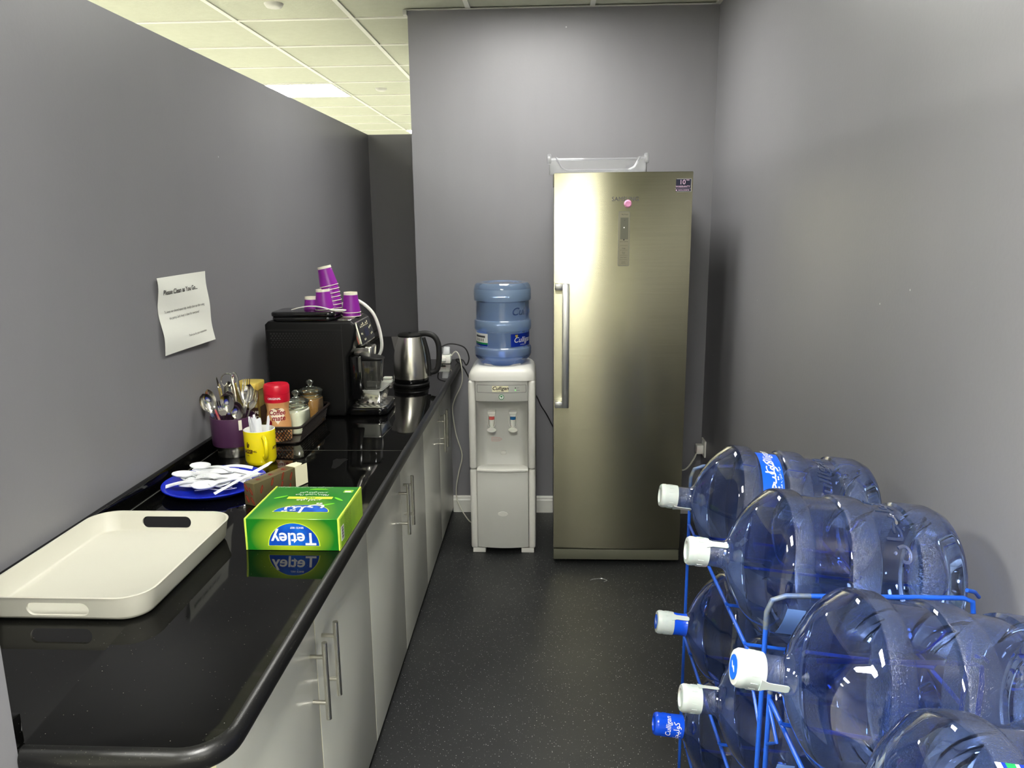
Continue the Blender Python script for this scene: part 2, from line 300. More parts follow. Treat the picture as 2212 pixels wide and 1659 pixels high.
# ------------------------------------------------------------------ mesh helpers
class G:
    def __init__(s): s.v = []; s.f = []; s.m = []; s.flat = set()
    def add(s, verts, faces, mi=0, T=None):
        o = len(s.v)
        s.v += [tuple(T @ Vector(p)) if T else tuple(p) for p in verts]
        s.f += [tuple(i + o for i in f) for f in faces]; s.m += [mi] * len(faces)
        return s
    def from_bm(s, bm, mi=0, T=None, flat=()):
        bm.verts.index_update(); base = len(s.f)
        for i, f in enumerate(bm.faces):
            if f in flat: s.flat.add(base + i)
        s.add([v.co[:] for v in bm.verts], [[v.index for v in f.verts] for f in bm.faces], mi, T); bm.free(); return s
    def box(s, a, b, bev=0.0, seg=2, mi=0, T=None):
        bm = bmesh.new(); bmesh.ops.create_cube(bm, size=1)
        for v in bm.verts:
            v.co = Vector([(a[i] + b[i]) / 2 + v.co[i] * abs(b[i] - a[i]) for i in range(3)])
        keep = set(bm.faces)
        if bev:
            res = bmesh.ops.bevel(bm, geom=bm.edges[:], offset=bev, segments=seg, profile=0.5, affect='EDGES')
            keep = set(bm.faces) - set(res['faces'])
        return s.from_bm(bm, mi, T, keep)
    def prism(s, poly, a, b, axis='Z', bev=0.0, seg=2, mi=0, T=None, capbev=True):
        """extrude polygon between a and b; axis Z: (x,y); X: (y,z); Y: (x,z)"""
        bm = bmesh.new()
        def P(p, h):
            return {'Z': (p[0], p[1], h), 'X': (h, p[0], p[1]), 'Y': (p[0], h, p[1])}[axis]
        lo = [bm.verts.new(P(p, a)) for p in poly]; hi = [bm.verts.new(P(p, b)) for p in poly]
        n = len(poly)
        bm.faces.new(lo[::-1]); bm.faces.new(hi)
        for i in range(n): bm.faces.new((lo[i], lo[(i + 1) % n], hi[(i + 1) % n], hi[i]))
        bmesh.ops.recalc_face_normals(bm, faces=bm.faces[:])
        if bev:
            ed = [e for e in bm.edges if capbev is True and ((e.verts[0] in lo and e.verts[1] in lo) or (e.verts[0] in hi and e.verts[1] in hi))]
            bmesh.ops.bevel(bm, geom=ed, offset=bev, segments=seg, profile=0.5, affect='EDGES', clamp_overlap=True)
        bm.normal_update(); ax = {'X': 0, 'Y': 1, 'Z': 2}[axis]
        return s.from_bm(bm, mi, T, {f for f in bm.faces if abs(f.normal[ax]) > 0.9999})
    def lathe(s, prof, seg=48, mi=0, T=None, a0=0.0, a1=2 * pi, mis=None):
        full = abs(a1 - a0 - 2 * pi) < 1e-6
        n = seg if full else seg + 1
        V = []
        for r, z in prof:
            for k in range(n):
                t = a0 + (a1 - a0) * k / seg; V.append((r * cos(t), r * sin(t), z))
        F = []; MI = []
        for i in range(len(prof) - 1):
            for k in range(seg):
                k2 = (k + 1) % n if full else k + 1
                a, b, c, d = i * n + k, i * n + k2, (i + 1) * n + k2, (i + 1) * n + k
                if prof[i][0] < 1e-7: F.append((a, c, d))
                elif prof[i + 1][0] < 1e-7: F.append((a, b, d))
                else: F.append((a, b, c, d))
                MI.append(mis[i] if mis else mi)
        o = len(s.v); s.v += [tuple(T @ Vector(p)) if T else p for p in V]
        s.f += [tuple(i + o for i in f) for f in F]; s.m += MI
        return s
    def tube(s, pts, r, seg=8, closed=False, mi=0, T=None, smooth=0):
        pts = [Vector(p) for p in pts]
        if smooth: pts = catmull(pts, smooth, closed)
        n = len(pts); rr = r if isinstance(r, (list, tuple)) else [r] * n
        if isinstance(r, (list, tuple)) and len(r) != n:
            rr = [r[0] + (r[-1] - r[0]) * i / (n - 1) for i in range(n)]
        tan = []
        for i in range(n):
            if closed: t = pts[(i + 1) % n] - pts[i - 1]
            else: t = pts[min(i + 1, n - 1)] - pts[max(i - 1, 0)]
            tan.append(t.normalized())
        u = tan[0].orthogonal().normalized(); V = []
        for i in range(n):
            u = (u - u.dot(tan[i]) * tan[i]).normalized(); w = tan[i].cross(u)
            for k in range(seg):
                a = 2 * pi * k / seg; V.append(pts[i] + (u * cos(a) + w * sin(a)) * rr[i])
        F = []
        for i in range(n if closed else n - 1):
            j = (i + 1) % n
            for k in range(seg):
                F.append((i * seg + k, i * seg + (k + 1) % seg, j * seg + (k + 1) % seg, j * seg + k))
        if not closed:
            F.append(tuple(range(seg))[::-1]); F.append(tuple((n - 1) * seg + k for k in range(seg)))
        return s.add(V, F, mi, T)
    def grid(s, fn, nu, nv, mi=0, T=None, thick=None):
        V = [fn(i / nu, j / nv) for i in range(nu + 1) for j in range(nv + 1)]
        F = [(i * (nv + 1) + j, (i + 1) * (nv + 1) + j, (i + 1) * (nv + 1) + j + 1, i * (nv + 1) + j + 1) for i in range(nu) for j in range(nv)]
        if thick:
            o = len(V); V += [tuple(Vector(p) + Vector(thick)) for p in V]
            F += [tuple(x + o for x in f[::-1]) for f in F[:]]
            bd = [(i, 0) for i in range(nu)] + [(nu, j) for j in range(nv)] + [(i, nv) for i in range(nu, 0, -1)] + [(0, j) for j in range(nv, 0, -1)]
            ids = [i * (nv + 1) + j for i, j in bd]
            for a, b in zip(ids, ids[1:] + ids[:1]): F.append((a, b, b + o, a + o))
        return s.add(V, F, mi, T)
    def build(s, name, mats, parent=None, angle=38, loc=None, rot=None):
        me = bpy.data.meshes.new(name); me.from_pydata(s.v, [], s.f)
        for m in (mats if isinstance(mats, (list, tuple)) else [mats]): me.materials.append(m)
        for p, mi in zip(me.polygons, s.m): p.material_index = mi
        bm = bmesh.new(); bm.from_mesh(me)
        for i, f in enumerate(bm.faces): f.smooth = i not in s.flat
        bmesh.ops.remove_doubles(bm, verts=bm.verts[:], dist=1e-6)
        bmesh.ops.recalc_face_normals(bm, faces=bm.faces[:]); bm.to_mesh(me); bm.free()
        me.set_sharp_from_angle(angle=radians(angle)); me.update()
        o = bpy.data.objects.new(name, me); col.objects.link(o)
        if parent: o.parent = parent
        if loc: o.location = loc
        if rot: o.rotation_euler = rot
        return o

def catmull(pts, k, closed=False):
    out = []; n = len(pts)
    for i in range(n if closed else n - 1):
        p0 = pts[(i - 1) % n] if closed or i > 0 else pts[0]
        p1 = pts[i]; p2 = pts[(i + 1) % n]
        p3 = pts[(i + 2) % n] if closed or i + 2 < n else pts[-1]
        for j in range(k):
            t = j / k
            out.append(0.5 * ((2 * p1) + (-p0 + p2) * t + (2 * p0 - 5 * p1 + 4 * p2 - p3) * t * t + (-p0 + 3 * p1 - 3 * p2 + p3) * t ** 3))
    if not closed: out.append(pts[-1])
    return out

def rrect(x0, y0, x1, y1, r, n=6):
    out = []
    for cx, cy, a in ((x1 - r, y1 - r, 0), (x0 + r, y1 - r, pi / 2), (x0 + r, y0 + r, pi), (x1 - r, y0 + r, 1.5 * pi)):
        for k in range(n + 1):
            t = a + pi / 2 * k / n; out.append((cx + r * cos(t), cy + r * sin(t)))
    return out

def tag(o, label=None, cat=None, group=None, kind=None):
    if label: o['label'] = label
    if cat: o['category'] = cat
    if group: o['group'] = group
    if kind: o['kind'] = kind
    return o
def thing(name, label, cat, loc=(0, 0, 0), rot=(0, 0, 0), group=None):
    o = bpy.data.objects.new(name, None); o.empty_display_size = 0.05; col.objects.link(o)
    o.location = loc; o.rotation_euler = rot
    return tag(o, label, cat, group)
def struct(o): o['kind'] = 'structure'; return o
def copy_thing(root, loc, rot=None, label=None, group=None):
    r = root.copy(); col.objects.link(r); r.location = loc
    if rot is not None: r.rotation_euler = rot
    if label: r['label'] = label
    if group: r['group'] = group
    for ch in list(root.children):
        c = ch.copy(); col.objects.link(c); c.parent = r
        for g in list(ch.children):
            d = g.copy(); col.objects.link(d); d.parent = c
    return r

def text_geo(body, size, align='CENTER', shear=0.0, bold=0.0, depth=0.0, spacing=1.0, ys=1.0):
    c = bpy.data.curves.new('lettering', 'FONT'); c.body = body; c.size = size; c.align_x = align; c.align_y = 'CENTER'
    c.shear = shear; c.offset = bold; c.extrude = depth; c.space_character = spacing; c.resolution_u = 4
    o = bpy.data.objects.new('lettering', c); col.objects.link(o)
    bpy.context.view_layer.update()
    dg = bpy.context.evaluated_depsgraph_get(); oe = o.evaluated_get(dg); me = oe.to_mesh()
    V = [(v.co.x, v.co.y * ys, v.co.z) for v in me.vertices]; F = [tuple(p.vertices) for p in me.polygons]
    oe.to_mesh_clear(); bpy.data.objects.remove(o); bpy.data.curves.remove(c)
    return V, F
def add_text(g, body, size, T=None, fn=None, mi=0, **k):
    V, F = text_geo(body, size, **k)
    if fn: V = [fn(*p) for p in V]
    return g.add(V, F, mi, T)
def frame(origin, u, v):
    """matrix whose local x runs along u, y along v, z along u x v"""
    u = Vector(u).normalized(); v = Vector(v).normalized(); w = u.cross(v)
    return Matrix(((u.x, v.x, w.x, origin[0]), (u.y, v.y, w.y, origin[1]), (u.z, v.z, w.z, origin[2]), (0, 0, 0, 1)))
def flat(g, poly, T, mi=0, t=0.0003):
    """thin printed patch in the xy plane of T"""
    g.prism(poly, 0, t, 'Z', mi=mi, T=T); return g
def ellipse(rx, ry, n=32, cx=0, cy=0, a0=0, a1=2 * pi):
    return [(cx + rx * cos(a0 + (a1 - a0) * k / n), cy + ry * sin(a0 + (a1 - a0) * k / n)) for k in range(n if abs(a1 - a0 - 2 * pi) < 1e-6 else n + 1)]
# arabic strings in joined glyph forms, left to right as seen
AR_CULL = '\uFEE5\uFE8E\uFEA0\uFEF4\uFEDF\uFEEE\uFEDB'
AR_TETLEY = '\uFEF2\uFEE0\uFE98\uFE97'
AR_TEA = '\uFEAE\uFEC0\uFEA7\uFE83 \uFEF1\uFE8E\uFEB7'
AR_WATER = '\uFE93\uFE8E\uFED8\uFEE8\uFEE3 \uFE8F\uFEAE\uFEB7 \uFE93\uFE8E\uFEF4\uFEE3'

# ------------------------------------------------------------------ structure
ZC, YB, XR, XL, ZP, YN = 2.628, 4.08, 0.845, -1.10, 2.127, 4.92
ZW = 0.87    # worktop
def slab(name, a, b, m, bev=0):
    g = G(); g.box(a, b, bev); return struct(g.build(name, m))
slab('floor', (-1.4, -4.2, -0.05), (1.05, 5.3, 0), M['floor'])
slab('floor_office', (-8, -4.2, -0.05), (-1.4, 13, 0), M['carpet'])
slab('wall_right', (XR, -0.35, 0), (XR + 0.15, YB, ZC), M['wall'])
slab('wall_office_right', (5.0, -4.2, 0), (5.15, -0.2, ZC), M['white_wall'])
slab('wall_office_back', (XR + 0.15, -0.35, 0), (5.0, -0.2, ZC), M['white_wall'])
slab('floor_office_right', (1.05, -4.2, -0.05), (5.0, -0.35, 0), M['carpet'])
slab('wall_back', (-0.687, YB, 0), (XR + 0.15, 5.3, ZC), M['wall'])
slab('wall_left', (XL - 0.11, 0.93, 0), (XL, YN + 0.11, ZP), M['wall'])
slab('wall_far', (XL, YN, 0), (-0.687, YN + 0.11, ZP), M['wall'])
slab('wall_front', (XL - 0.11, 0.83, 0), (-0.752, 0.93, ZP), M['wall'])
slab('wall_office_left', (-8.15, -4.2, 0), (-8, 13, ZC), M['white_wall'])
slab('wall_office_far', (-8, 13, 0), (1, 13.15, ZC), M['white_wall'])
slab('wall_office_side', (0.85, 5.3, 0), (1, 13, ZC), M['white_wall'])
slab('wall_office_near', (-8.15, -4.35, 0), (5.15, -4.2, ZC), M['white_wall'])
g = G(); g.box((0.12, -4.2, 0), (0.60, -4.16, 2.1), 0.004)  # unseen board added to put a dim band in the fridge reflection
struct(g.build('added_reflection_board', M['boardgrey']))

# ceiling: tiles with proud white bars as one mesh
g = G(); g.box((-8, -4.2, ZC), (1.0, 13, ZC + 0.06), mi=0); g.box((1.0, -4.2, ZC), (5.0, -0.2, ZC + 0.06), mi=0)
x = -0.385 - 0.61 * 12
while x < 0.9:
    if x > -8: g.box((x - 0.012, -4.2, ZC - 0.006), (x + 0.012, 13, ZC + 0.001), mi=1)
    x += 0.61
y = 3.0 - 0.61 * 11
while y < 13:
    g.box((-8, y - 0.012, ZC - 0.0055), (0.845, y + 0.012, ZC + 0.001), mi=1)
    y += 0.61
struct(g.build('ceiling', [M['tile'], M['tbar']]))
# wall angle along the top of the back wall
g = G(); g.box((-0.705, YB - 0.022, ZC - 0.008), (XR, YB - 0.0005, ZC - 0.0062)); g.box((-0.707, YB - 0.022, ZC - 0.03), (-0.689, YB + 0.02, ZC - 0.0062)); g.box((XR - 0.02, -0.34, ZC - 0.008), (XR - 0.0005, YB - 0.022, ZC - 0.0062))
struct(g.build('trim_1', M['trimwhite']))
def skirting(name, T, L):
    prof = [(0, 0), (0.016, 0), (0.016, 0.07), (0.012, 0.078), (0.012, 0.086), (0.005, 0.094), (0, 0.094)]
    g = G(); V = [(0, -p[0], p[1]) for p in prof] + [(L, -p[0], p[1]) for p in prof]; n = len(prof)
    F = [tuple(range(n)), tuple(range(n, 2 * n))[::-1]] + [(i, (i + 1) % n, n + (i + 1) % n, n + i) for i in range(n)]
    g.add(V, F, 0, T); return struct(g.build(name, M['trimwhite'], angle=20))
skirting('baseboard_back', Matrix.Translation((-0.52, YB - 0.0005, 0)), XR + 0.52 - 0.001)
skirting('baseboard_right', Matrix.Translation((XR - 0.0005, YB - 0.018, 0)) @ Matrix.Rotation(-pi / 2, 4, 'Z'), YB - 0.02)

# ------------------------------------------------------------------ ceiling fittings
def ceiling_light(x, y, m, label):
    t = thing('ceiling_light', label, 'ceiling light', (x, y, ZC), group='square panel lights in the tiled ceiling')
    g = G(); a = 0.303
    for sx in (-1, 1):
        g.box((sx * a, -a, -0.012), (sx * (a - 0.014), a, -0.0005), 0.001, 1)
        g.box((-a + 0.014, sx * a, -0.012), (a - 0.014, sx * (a - 0.014), -0.0005), 0.001, 1)
    g.build('frame', M['tbar'], t)
    g = G(); g.box((-a + 0.014, -a + 0.014, -0.009), (a - 0.014, a - 0.014, -0.004)); g.build('diffuser', m, t)
    return t
ceiling_light(-1.91, 6.355, M['panel_office'], 'square white light panel in the ceiling, above the top edge of the grey left wall')
ceiling_light(-1.30, 9.405, M['panel_office'], 'farthest square light panel in the ceiling, just over the dark corner of the niche')
ceiling_light(-0.08, 3.305, M['panel'], 'square light panel over the pantry aisle in front of the fridge')
ceiling_light(-0.08, 0.255, M['panel_near'], 'square light panel above the near end of the pantry')
ceiling_light(-1.91, 0.255, M['panel_office'], 'unseen square light panel added for office ambient, left of the near wall end')  # hidden panel added to light the office ceiling
ceiling_light(-0.08, -2.795, M['panel_rear'], 'square light panel behind the camera position')
for x, y in ((1.75, -1.575), (3.58, -2.795)):  # unseen panels added to side-light the cabinet doors
    ceiling_light(x, y, M['panel_rear'], 'unseen square light panel added to light the cabinets from the right')
for x in (-4.35, -6.79):  # unseen rows added for ambient light in the office
    for y in (0.255, 3.305, 6.355, 9.405):
        ceiling_light(x, y, M['panel_office'], 'unseen square light panel added for ambient in the open office beyond the left wall')
def detector(x, y, label):
    g = G(); g.lathe([(0, -0.02), (0.025, -0.02), (0.036, -0.017), (0.042, -0.01), (0.046, -0.0005), (0, -0.0005)], 32)
    tag(g.build('smoke_detector', M['trimwhite'], loc=(x, y, ZC)), label, 'detector', 'round white ceiling discs')
detector(-1.305, 3.93, 'round white ceiling disc cut by the top edge of the picture')
detector(-1.299, 6.353, 'small round white ceiling disc beside the light panel')

# ------------------------------------------------------------------ base cabinets
XF = -0.52
def cabinet(y0, y1, label):
    t = thing('base_cabinet', label, 'cabinet', (XF, (y0 + y1) / 2, 0), group='grey two-door cabinets under the worktop')
    h = (y1 - y0) / 2
    g = G(); zb, zt = 0.03, ZW - 0.041
    x1, x0 = -0.021, -0.55
    g.box((x0, -h + 0.001, zb), (x1, -h + 0.018, zt)); g.box((x0, h - 0.018, zb), (x1, h - 0.001, zt))
    g.box((x0, -h + 0.018, zb), (x1, h - 0.018, zb + 0.018)); g.box((x0, -h + 0.018, zt - 0.018), (x1, h - 0.018, zt))
    g.box((x0, -h + 0.018, zb + 0.018), (x0 + 0.012, h - 0.018, zt - 0.018))
    g.box((x0 + 0.012, -0.009, zb + 0.018), (x1, 0.009, zt - 0.018))
    g.build('carcass', M['cab_edge'], t)
    g = G(); g.box((-0.05, -h + 0.001, 0), (-0.012, h - 0.001, 0.029)); g.build('plinth', M['plinth'], t)
    for s in (-1, 1):
        gap = 0.0022
        ya, yb = sorted((s * gap, s * (h - gap)))
        g = G(); g.box((-0.0195, ya, 0.032), (0, yb, zt - 0.003), 0.0015, 2)
        d = g.build('door', M['cabinet'], t)
        g = G(); hy = s * 0.045
        g.tube([(0.034, hy, 0.512), (0.034, hy, 0.700)], 0.0062, 16)
        for z in (0.553, 0.665): g.tube([(0.0005, hy, z), (0.031, hy, z)], 0.005, 12)
        g.build('handle', M['steel'], d)
        for ea, eb in ((0.0012, 0.0021), (h - 0.0021, h - 0.0008)):
            g = G(); g.box((-0.0192, s * ea, 0.034), (-0.001, s * eb, zt - 0.005)); g.build('edge_strip', M['cab_edge'], d)
    return t
cabinet(1.04, 2.07, 'grey gloss two-door base cabinet nearest the viewer, under the white tray')
cabinet(2.07, 3.115, 'middle grey gloss two-door base cabinet, under the green tea box and mug')
cabinet(3.115, 4.06, 'farthest grey gloss two-door base cabinet, beside the water dispenser')

# ------------------------------------------------------------------ worktop
g = G(); XE = -0.452; yn = 0.925
r = 0.075
poly = [(-0.7505, yn), (XE - r, yn)]
for k in range(1, 10):
    a = -pi / 2 + pi / 2 * k / 9; poly.append((XE - r + r * cos(a), yn + r + r * sin(a)))
poly += [(XE, YB - 0.001), (-0.6885, YB - 0.001), (-0.6885, YN - 0.001), (XL + 0.001, YN - 0.001), (XL + 0.001, 0.9315), (-0.7505, 0.9315)]
top = thing('worktop', 'long polished black worktop running along the left wall into the niche', 'worktop', (-0.78, 2.5, ZW))
T0 = Matrix.Translation((0.78, -2.5, -ZW))
ins = [(0, 1.0)]
for k in range(10):
    a = -pi / 2 + pi / 2 * k / 9; ins.append((-cos(a), -sin(a)))
ins += [(-1.0, 0)] + [(0, 0)] * 5
ring_z = []
rb = 0.017
for k in range(7): a = pi / 2 * k / 6; ring_z.append((rb * (1 - sin(a)), ZW - 0.04 + rb * (1 - cos(a))))
for k in range(7): a = pi / 2 * k / 6; ring_z.append((rb * (1 - cos(a)), ZW - rb * (1 - sin(a))))
poly = [poly[0]] + [(XE - r + r * cos(-pi / 2 + pi / 2 * k / 9), yn + r + r * sin(-pi / 2 + pi / 2 * k / 9)) for k in range(10)] + poly[-6:]
n = len(poly); g = G(); V = []
for e, z in ring_z: V += [(p[0] + q[0] * e, p[1] + q[1] * e, z) for p, q in zip(poly, ins)]
F = [(k * n + q, k * n + (q + 1) % n, (k + 1) * n + (q + 1) % n, (k + 1) * n + q) for k in range(len(ring_z) - 1) for q in range(n)]
g.add(V, F, 1, T0); g.add([V[(len(ring_z) - 1) * n + q] for q in range(n)], [tuple(range(n))], 0, T0); g.flat.add(len(g.f) - 1)
g.add([V[q] for q in range(n)], [tuple(range(n))[::-1]], 1, T0); g.flat.add(len(g.f) - 1)
g.build('stone_top', [M['stone'], M['stone_edge']], top, angle=50)
g = G(); g.box((XL + 0.001, 0.949, ZW + 0.0003), (-1.082, YN - 0.001, ZW + 0.048), 0.0025, 2, T=T0)
g.build('upstand', M['stone'], top)
g = G(); g.box((XL + 0.001, 0.9305, ZW + 0.0003), (-0.752, 0.9475, ZW + 0.048), 0.0025, 2, T=T0)
g.build('upstand', M['stone'], top)
g = G(); g.box((-1.0815, 2.3885, ZW + 0.0002), (XE - 0.016, 2.3900, ZW + 0.0004), T=T0); g.box((-1.0819, 0.949, ZW + 0.0002), (-1.0800, YN - 0.01, ZW + 0.0012), T=T0)
g.build('seam', M['seam'], top)
g = G(); g.prism([(-0.652, 2.205), (-0.640, 2.200), (-0.632, 2.225), (-0.630, 2.265), (-0.622, 2.290), (-0.634, 2.302), (-0.650, 2.296), (-0.662, 2.300), (-0.668, 2.280), (-0.660, 2.250)], ZW + 0.0001, ZW + 0.0003, 'Z', T=T0)  # irregular dark matt patch lying on the worktop
g.build('dark_patch', M['dark_patch'], top)

# ------------------------------------------------------------------ fridge
FX0, FX1, FY, FZ = 0.034, 0.624, 3.40, 1.798
fr = thing('fridge', 'tall brushed steel single-door fridge against the back wall', 'fridge', ((FX0 + FX1) / 2, 3.7, 0))
T0 = Matrix.Translation((-(FX0 + FX1) / 2, -3.7, 0))
g = G(); g.box((FX0 + 0.002, FY + 0.062, 0.03), (FX1 - 0.002, 4.03, FZ - 0.012), 0.006, 2, T=T0)
for sx in (FX0 + 0.05, FX1 - 0.05):
    for yy in (FY + 0.1, 3.98): g.lathe([(0.02, 0), (0.02, 0.03)], 12, T=T0 @ Matrix.Translation((sx, yy, 0.0005)))
g.build('cabinet_body', M['fridge_side'], fr)
g = G()   # slightly crowned door
N = 16; w = FX1 - FX0
poly = [(FX0, FY + 0.055)] + [(FX0 + w * k / N, FY + 0.012 * (2 * k / N - 1) ** 4 * 0 + 0.010 * ((2 * k / N - 1) ** 2)) for k in range(N + 1)] + [(FX1, FY + 0.055)]
g.prism(poly, 0.082, FZ, 'Z', 0.003, 2, T=T0); door = g.build('door', M['fridge'], fr, angle=30)
g = G(); g.box((FX0 + 0.001, FY + 0.0551, 0.085), (FX1 - 0.001, FY + 0.0615, FZ - 0.02), T=T0); g.build('door_gasket', M['rubber'], fr)
g = G(); g.box((FX0, FY + 0.012, 0.022), (FX1, FY + 0.058, 0.074), 0.004, 2, T=T0); g.build('base_grille', M['fridge_grey'], fr)
g = G(); g.box((FX0 - 0.004, FY + 0.04, FZ - 0.055), (FX0 + 0.02, FY + 0.16, FZ - 0.002), 0.003, 2, T=T0); g.build('hinge_cover', M['fridge_grey'], fr)
# bar handle on the left
g = G(); hx0, hx1 = FX0 + 0.036, FX0 + 0.066
g.box((hx0, FY - 0.045, 0.775), (hx1, FY - 0.030, 1.330), 0.003, 2, T=T0)
g.build('handle', M['alu'], door)
for z in (0.775, 1.302):
    g = G(); g.box((FX0 + 0.004, FY - 0.043, z), (hx0 + 0.004, FY + 0.012, z + 0.028), 0.003, 2, T=T0)
    g.build('handle_bracket', M['alu'], door)
def dy(xx): k = (xx - FX0) / w; return FY + 0.010 * (2 * k - 1) ** 2
px0, px1, pz0, pz1 = 0.311, 0.359, 1.403, 1.634
Tp = T0 @ frame(((px0 + px1) / 2, dy(0.335) - 0.0008, (pz0 + pz1) / 2), (1, 0, 0), (0, 0, 1))
g = G(); g.prism(rrect(-0.024, -0.1155, 0.024, 0.1155, 0.004), -0.001, 0.0012, 'Z', mi=1, T=Tp)
g.prism(rrect(-0.0222, -0.1135, 0.0222, 0.1135, 0.0035), 0.0012, 0.0014, 'Z', mi=0, T=Tp)
g.prism(rrect(-0.016, -0.002, 0.018, 0.09, 0.001), 0.0014, 0.0016, 'Z', mi=2, T=Tp)
def lines(g, T, items, mi, z=0.0018, **k):
    for s, size, x, y in items: add_text(g, s, size, T @ Matrix.Translation((x, y, z)), mi=mi, **k)
lines(g, Tp, [('No Frost', 0.0075, 0.002, 0.103), ('Y', 0.007, 0.002, 0.078), ('DIGITAL INVERTER', 0.0042, 0, -0.012), ('Fridge', 0.006, 0, -0.040), ('Power', 0.0052, 0, -0.057), ('Cool', 0.0052, 0, -0.063), ('Door Alarm', 0.0052, 0, -0.079), ('Control', 0.0045, 0, -0.098), ('Hold 3 sec', 0.0042, 0, -0.104)], 3)
for yy in (-0.028, -0.048, -0.070, -0.089): g.box((-0.016, yy, 0.0015), (0.016, yy + 0.0006, 0.0018), mi=3, T=Tp)
g.prism(ellipse(0.003, 0.003, 16, 0, -0.004), 0.0015, 0.0018, 'Z', mi=3, T=Tp); g.prism(ellipse(0.0028, 0.0028, 16, 0, 0.048), 0.0016, 0.0019, 'Z', mi=4, T=Tp)
g.build('control_panel', [M['panel_print'], M['fridge_side'], M['fridge_grey'], M['ink'], M['white_ink']], door)
g = G(); add_text(g, 'SAMSUNG', 0.0250, T0 @ frame((0.338, dy(0.338) - 0.0006, 1.686), (1, 0, 0), (0, 0, 1)), spacing=1.02, depth=0.0004)
g.build('lettering', M['inkgrey'], door)
Ts = T0 @ frame((0.581, dy(0.581) - 0.0012, 1.741), (1, 0, 0), (0, 0, 1))
g = G(); g.prism(rrect(-0.036, -0.027, 0.036, 0.027, 0.001), -0.0006, 0.0002, 'Z', mi=1, T=Ts); g.prism(rrect(-0.0345, -0.0255, 0.0345, 0.0255, 0.001), 0.0002, 0.0004, 'Z', mi=0, T=Ts)
lines(g, Ts, [('10', 0.027, -0.002, 0.012), ('YEAR', 0.006, 0.020, 0.021), ('WARRANTY', 0.0108, 0, -0.006), ('DIGITAL INVERTER', 0.0056, 0.004, -0.0205)], 2, z=0.0006, bold=0.0002)
g.box((-0.034, -0.0145, 0.0004), (0.034, -0.0138, 0.0006), mi=2, T=Ts); g.prism(ellipse(0.003, 0.003, 12, -0.0265, -0.0205), 0.0004, 0.0006, 'Z', mi=2, T=Ts)
g.build('warranty_sticker', [M['navy'], M['alu'], M['pinkink']], door)
g = G(); g.lathe([(0, -0.004), (0.0165, -0.004), (0.0165, 0.001), (0.0135, 0.007), (0.010, 0.0085), (0.009, 0.0065), (0, 0.0065)], 32)
tag(g.build('fridge_magnet', M['pink'], loc=(0.349, dy(0.349) - 0.0042, 1.6665), rot=(pi / 2, 0, 0)), 'small round pink magnet button stuck on the steel fridge door', 'magnet')

# clear freezer drawer on top of the fridge
dw = thing('storage_bin', 'clear plastic bin lying on top of the steel fridge', 'bin', (0.228, 3.66, FZ + 0.0005))
g = G(); x0, x1, y0, y1, h, tt = -0.215, 0.215, -0.12, 0.16, 0.085, 0.004
g.box((x0, y0, 0), (x1, y1, tt))
for a, b in (((x0, y0, tt), (x0 + tt, y1, h)), ((x1 - tt, y0, tt), (x1, y1, h)), ((x0 + tt, y1 - tt, tt), (x1 - tt, y1, h))): g.box(a, b, 0.001, 1)
g.prism([(x0 + tt, tt), (x1 - tt, tt), (x1 - tt, h - 0.01), (x1 - 0.04, h - 0.012), (x1 - 0.055, 0.03), (x1 - 0.08, 0.018), (x0 + 0.08, 0.018), (x0 + 0.055, 0.03), (x0 + 0.04, h - 0.012), (x0 + tt, h - 0.01)], y0, y0 + tt, 'Y')
g.build('bin', M['clear'], dw)
g = G()
g.tube([(x0, y1, h), (x1, y1, h)], 0.006, 8); g.tube([(x0, y0, h), (x0, y1, h)], 0.006, 8); g.tube([(x1, y0, h), (x1, y1, h)], 0.006, 8)
g.tube([(x0 + 0.03, y0, h - 0.012), (x0 + 0.055, y0, 0.03), (x0 + 0.08, y0, 0.018), (x1 - 0.08, y0, 0.018), (x1 - 0.055, y0, 0.03), (x1 - 0.03, y0, h - 0.012)], 0.0035, 8)
for xx in (x0, x1): g.box((xx - 0.010, y0 - 0.002, h - 0.040), (xx + 0.010, y0 + 0.02, h + 0.004), 0.005, 2)
g.build('rim', M['rimclear'], dw)

# ------------------------------------------------------------------ 5-gallon bottle
RB = 0.137
PROF = [(0.0, 0.006), (0.05, 0.006), (0.085, 0.012), (0.105, 0.002), (0.122, 0.004), (0.132, 0.014), (RB, 0.032), (RB, 0.078), (0.135, 0.0865), (0.1290, 0.091),
        (0.1285, 0.10), (0.1285, 0.168), (0.1290, 0.176), (0.135, 0.180), (RB, 0.188), (RB, 0.222), (0.135, 0.2275), (0.1290, 0.232), (0.1285, 0.24), (0.1285, 0.296),
        (0.1290, 0.304), (0.135, 0.3085), (RB, 0.314), (RB, 0.345), (0.135, 0.353), (0.130, 0.362), (0.124, 0.368), (0.112, 0.385), (0.094, 0.403), (0.072, 0.420), (0.050, 0.434),
        (0.036, 0.441), (0.0275, 0.448), (0.0248, 0.456), (0.0245, 0.478), (0.0250, 0.500)]
def band_of(z): return 1 if (0.03 < z < 0.085) or (0.183 < z < 0.226) or (0.310 < z < 0.348) or 0.456 < z < 0.478 else 0
def bottle_mesh():
    g = G(); mis = [band_of((PROF[i][1] + PROF[i + 1][1]) / 2) for i in range(len(PROF) - 1)]
    g.lathe(PROF, 64, mis=mis); return g
def on_cyl(r, a0, z0, up='axis'):
    """text (u,v) wrapped on the bottle; u runs round, v along the axis (or swapped)"""
    if up == 'axis': return lambda u, v, d: ((r + d) * cos(a0 + u / r), (r + d) * sin(a0 + u / r), z0 + v)
    return lambda u, v, d: ((r + d) * cos(a0 - v / r), (r + d) * sin(a0 - v / r), z0 + u)
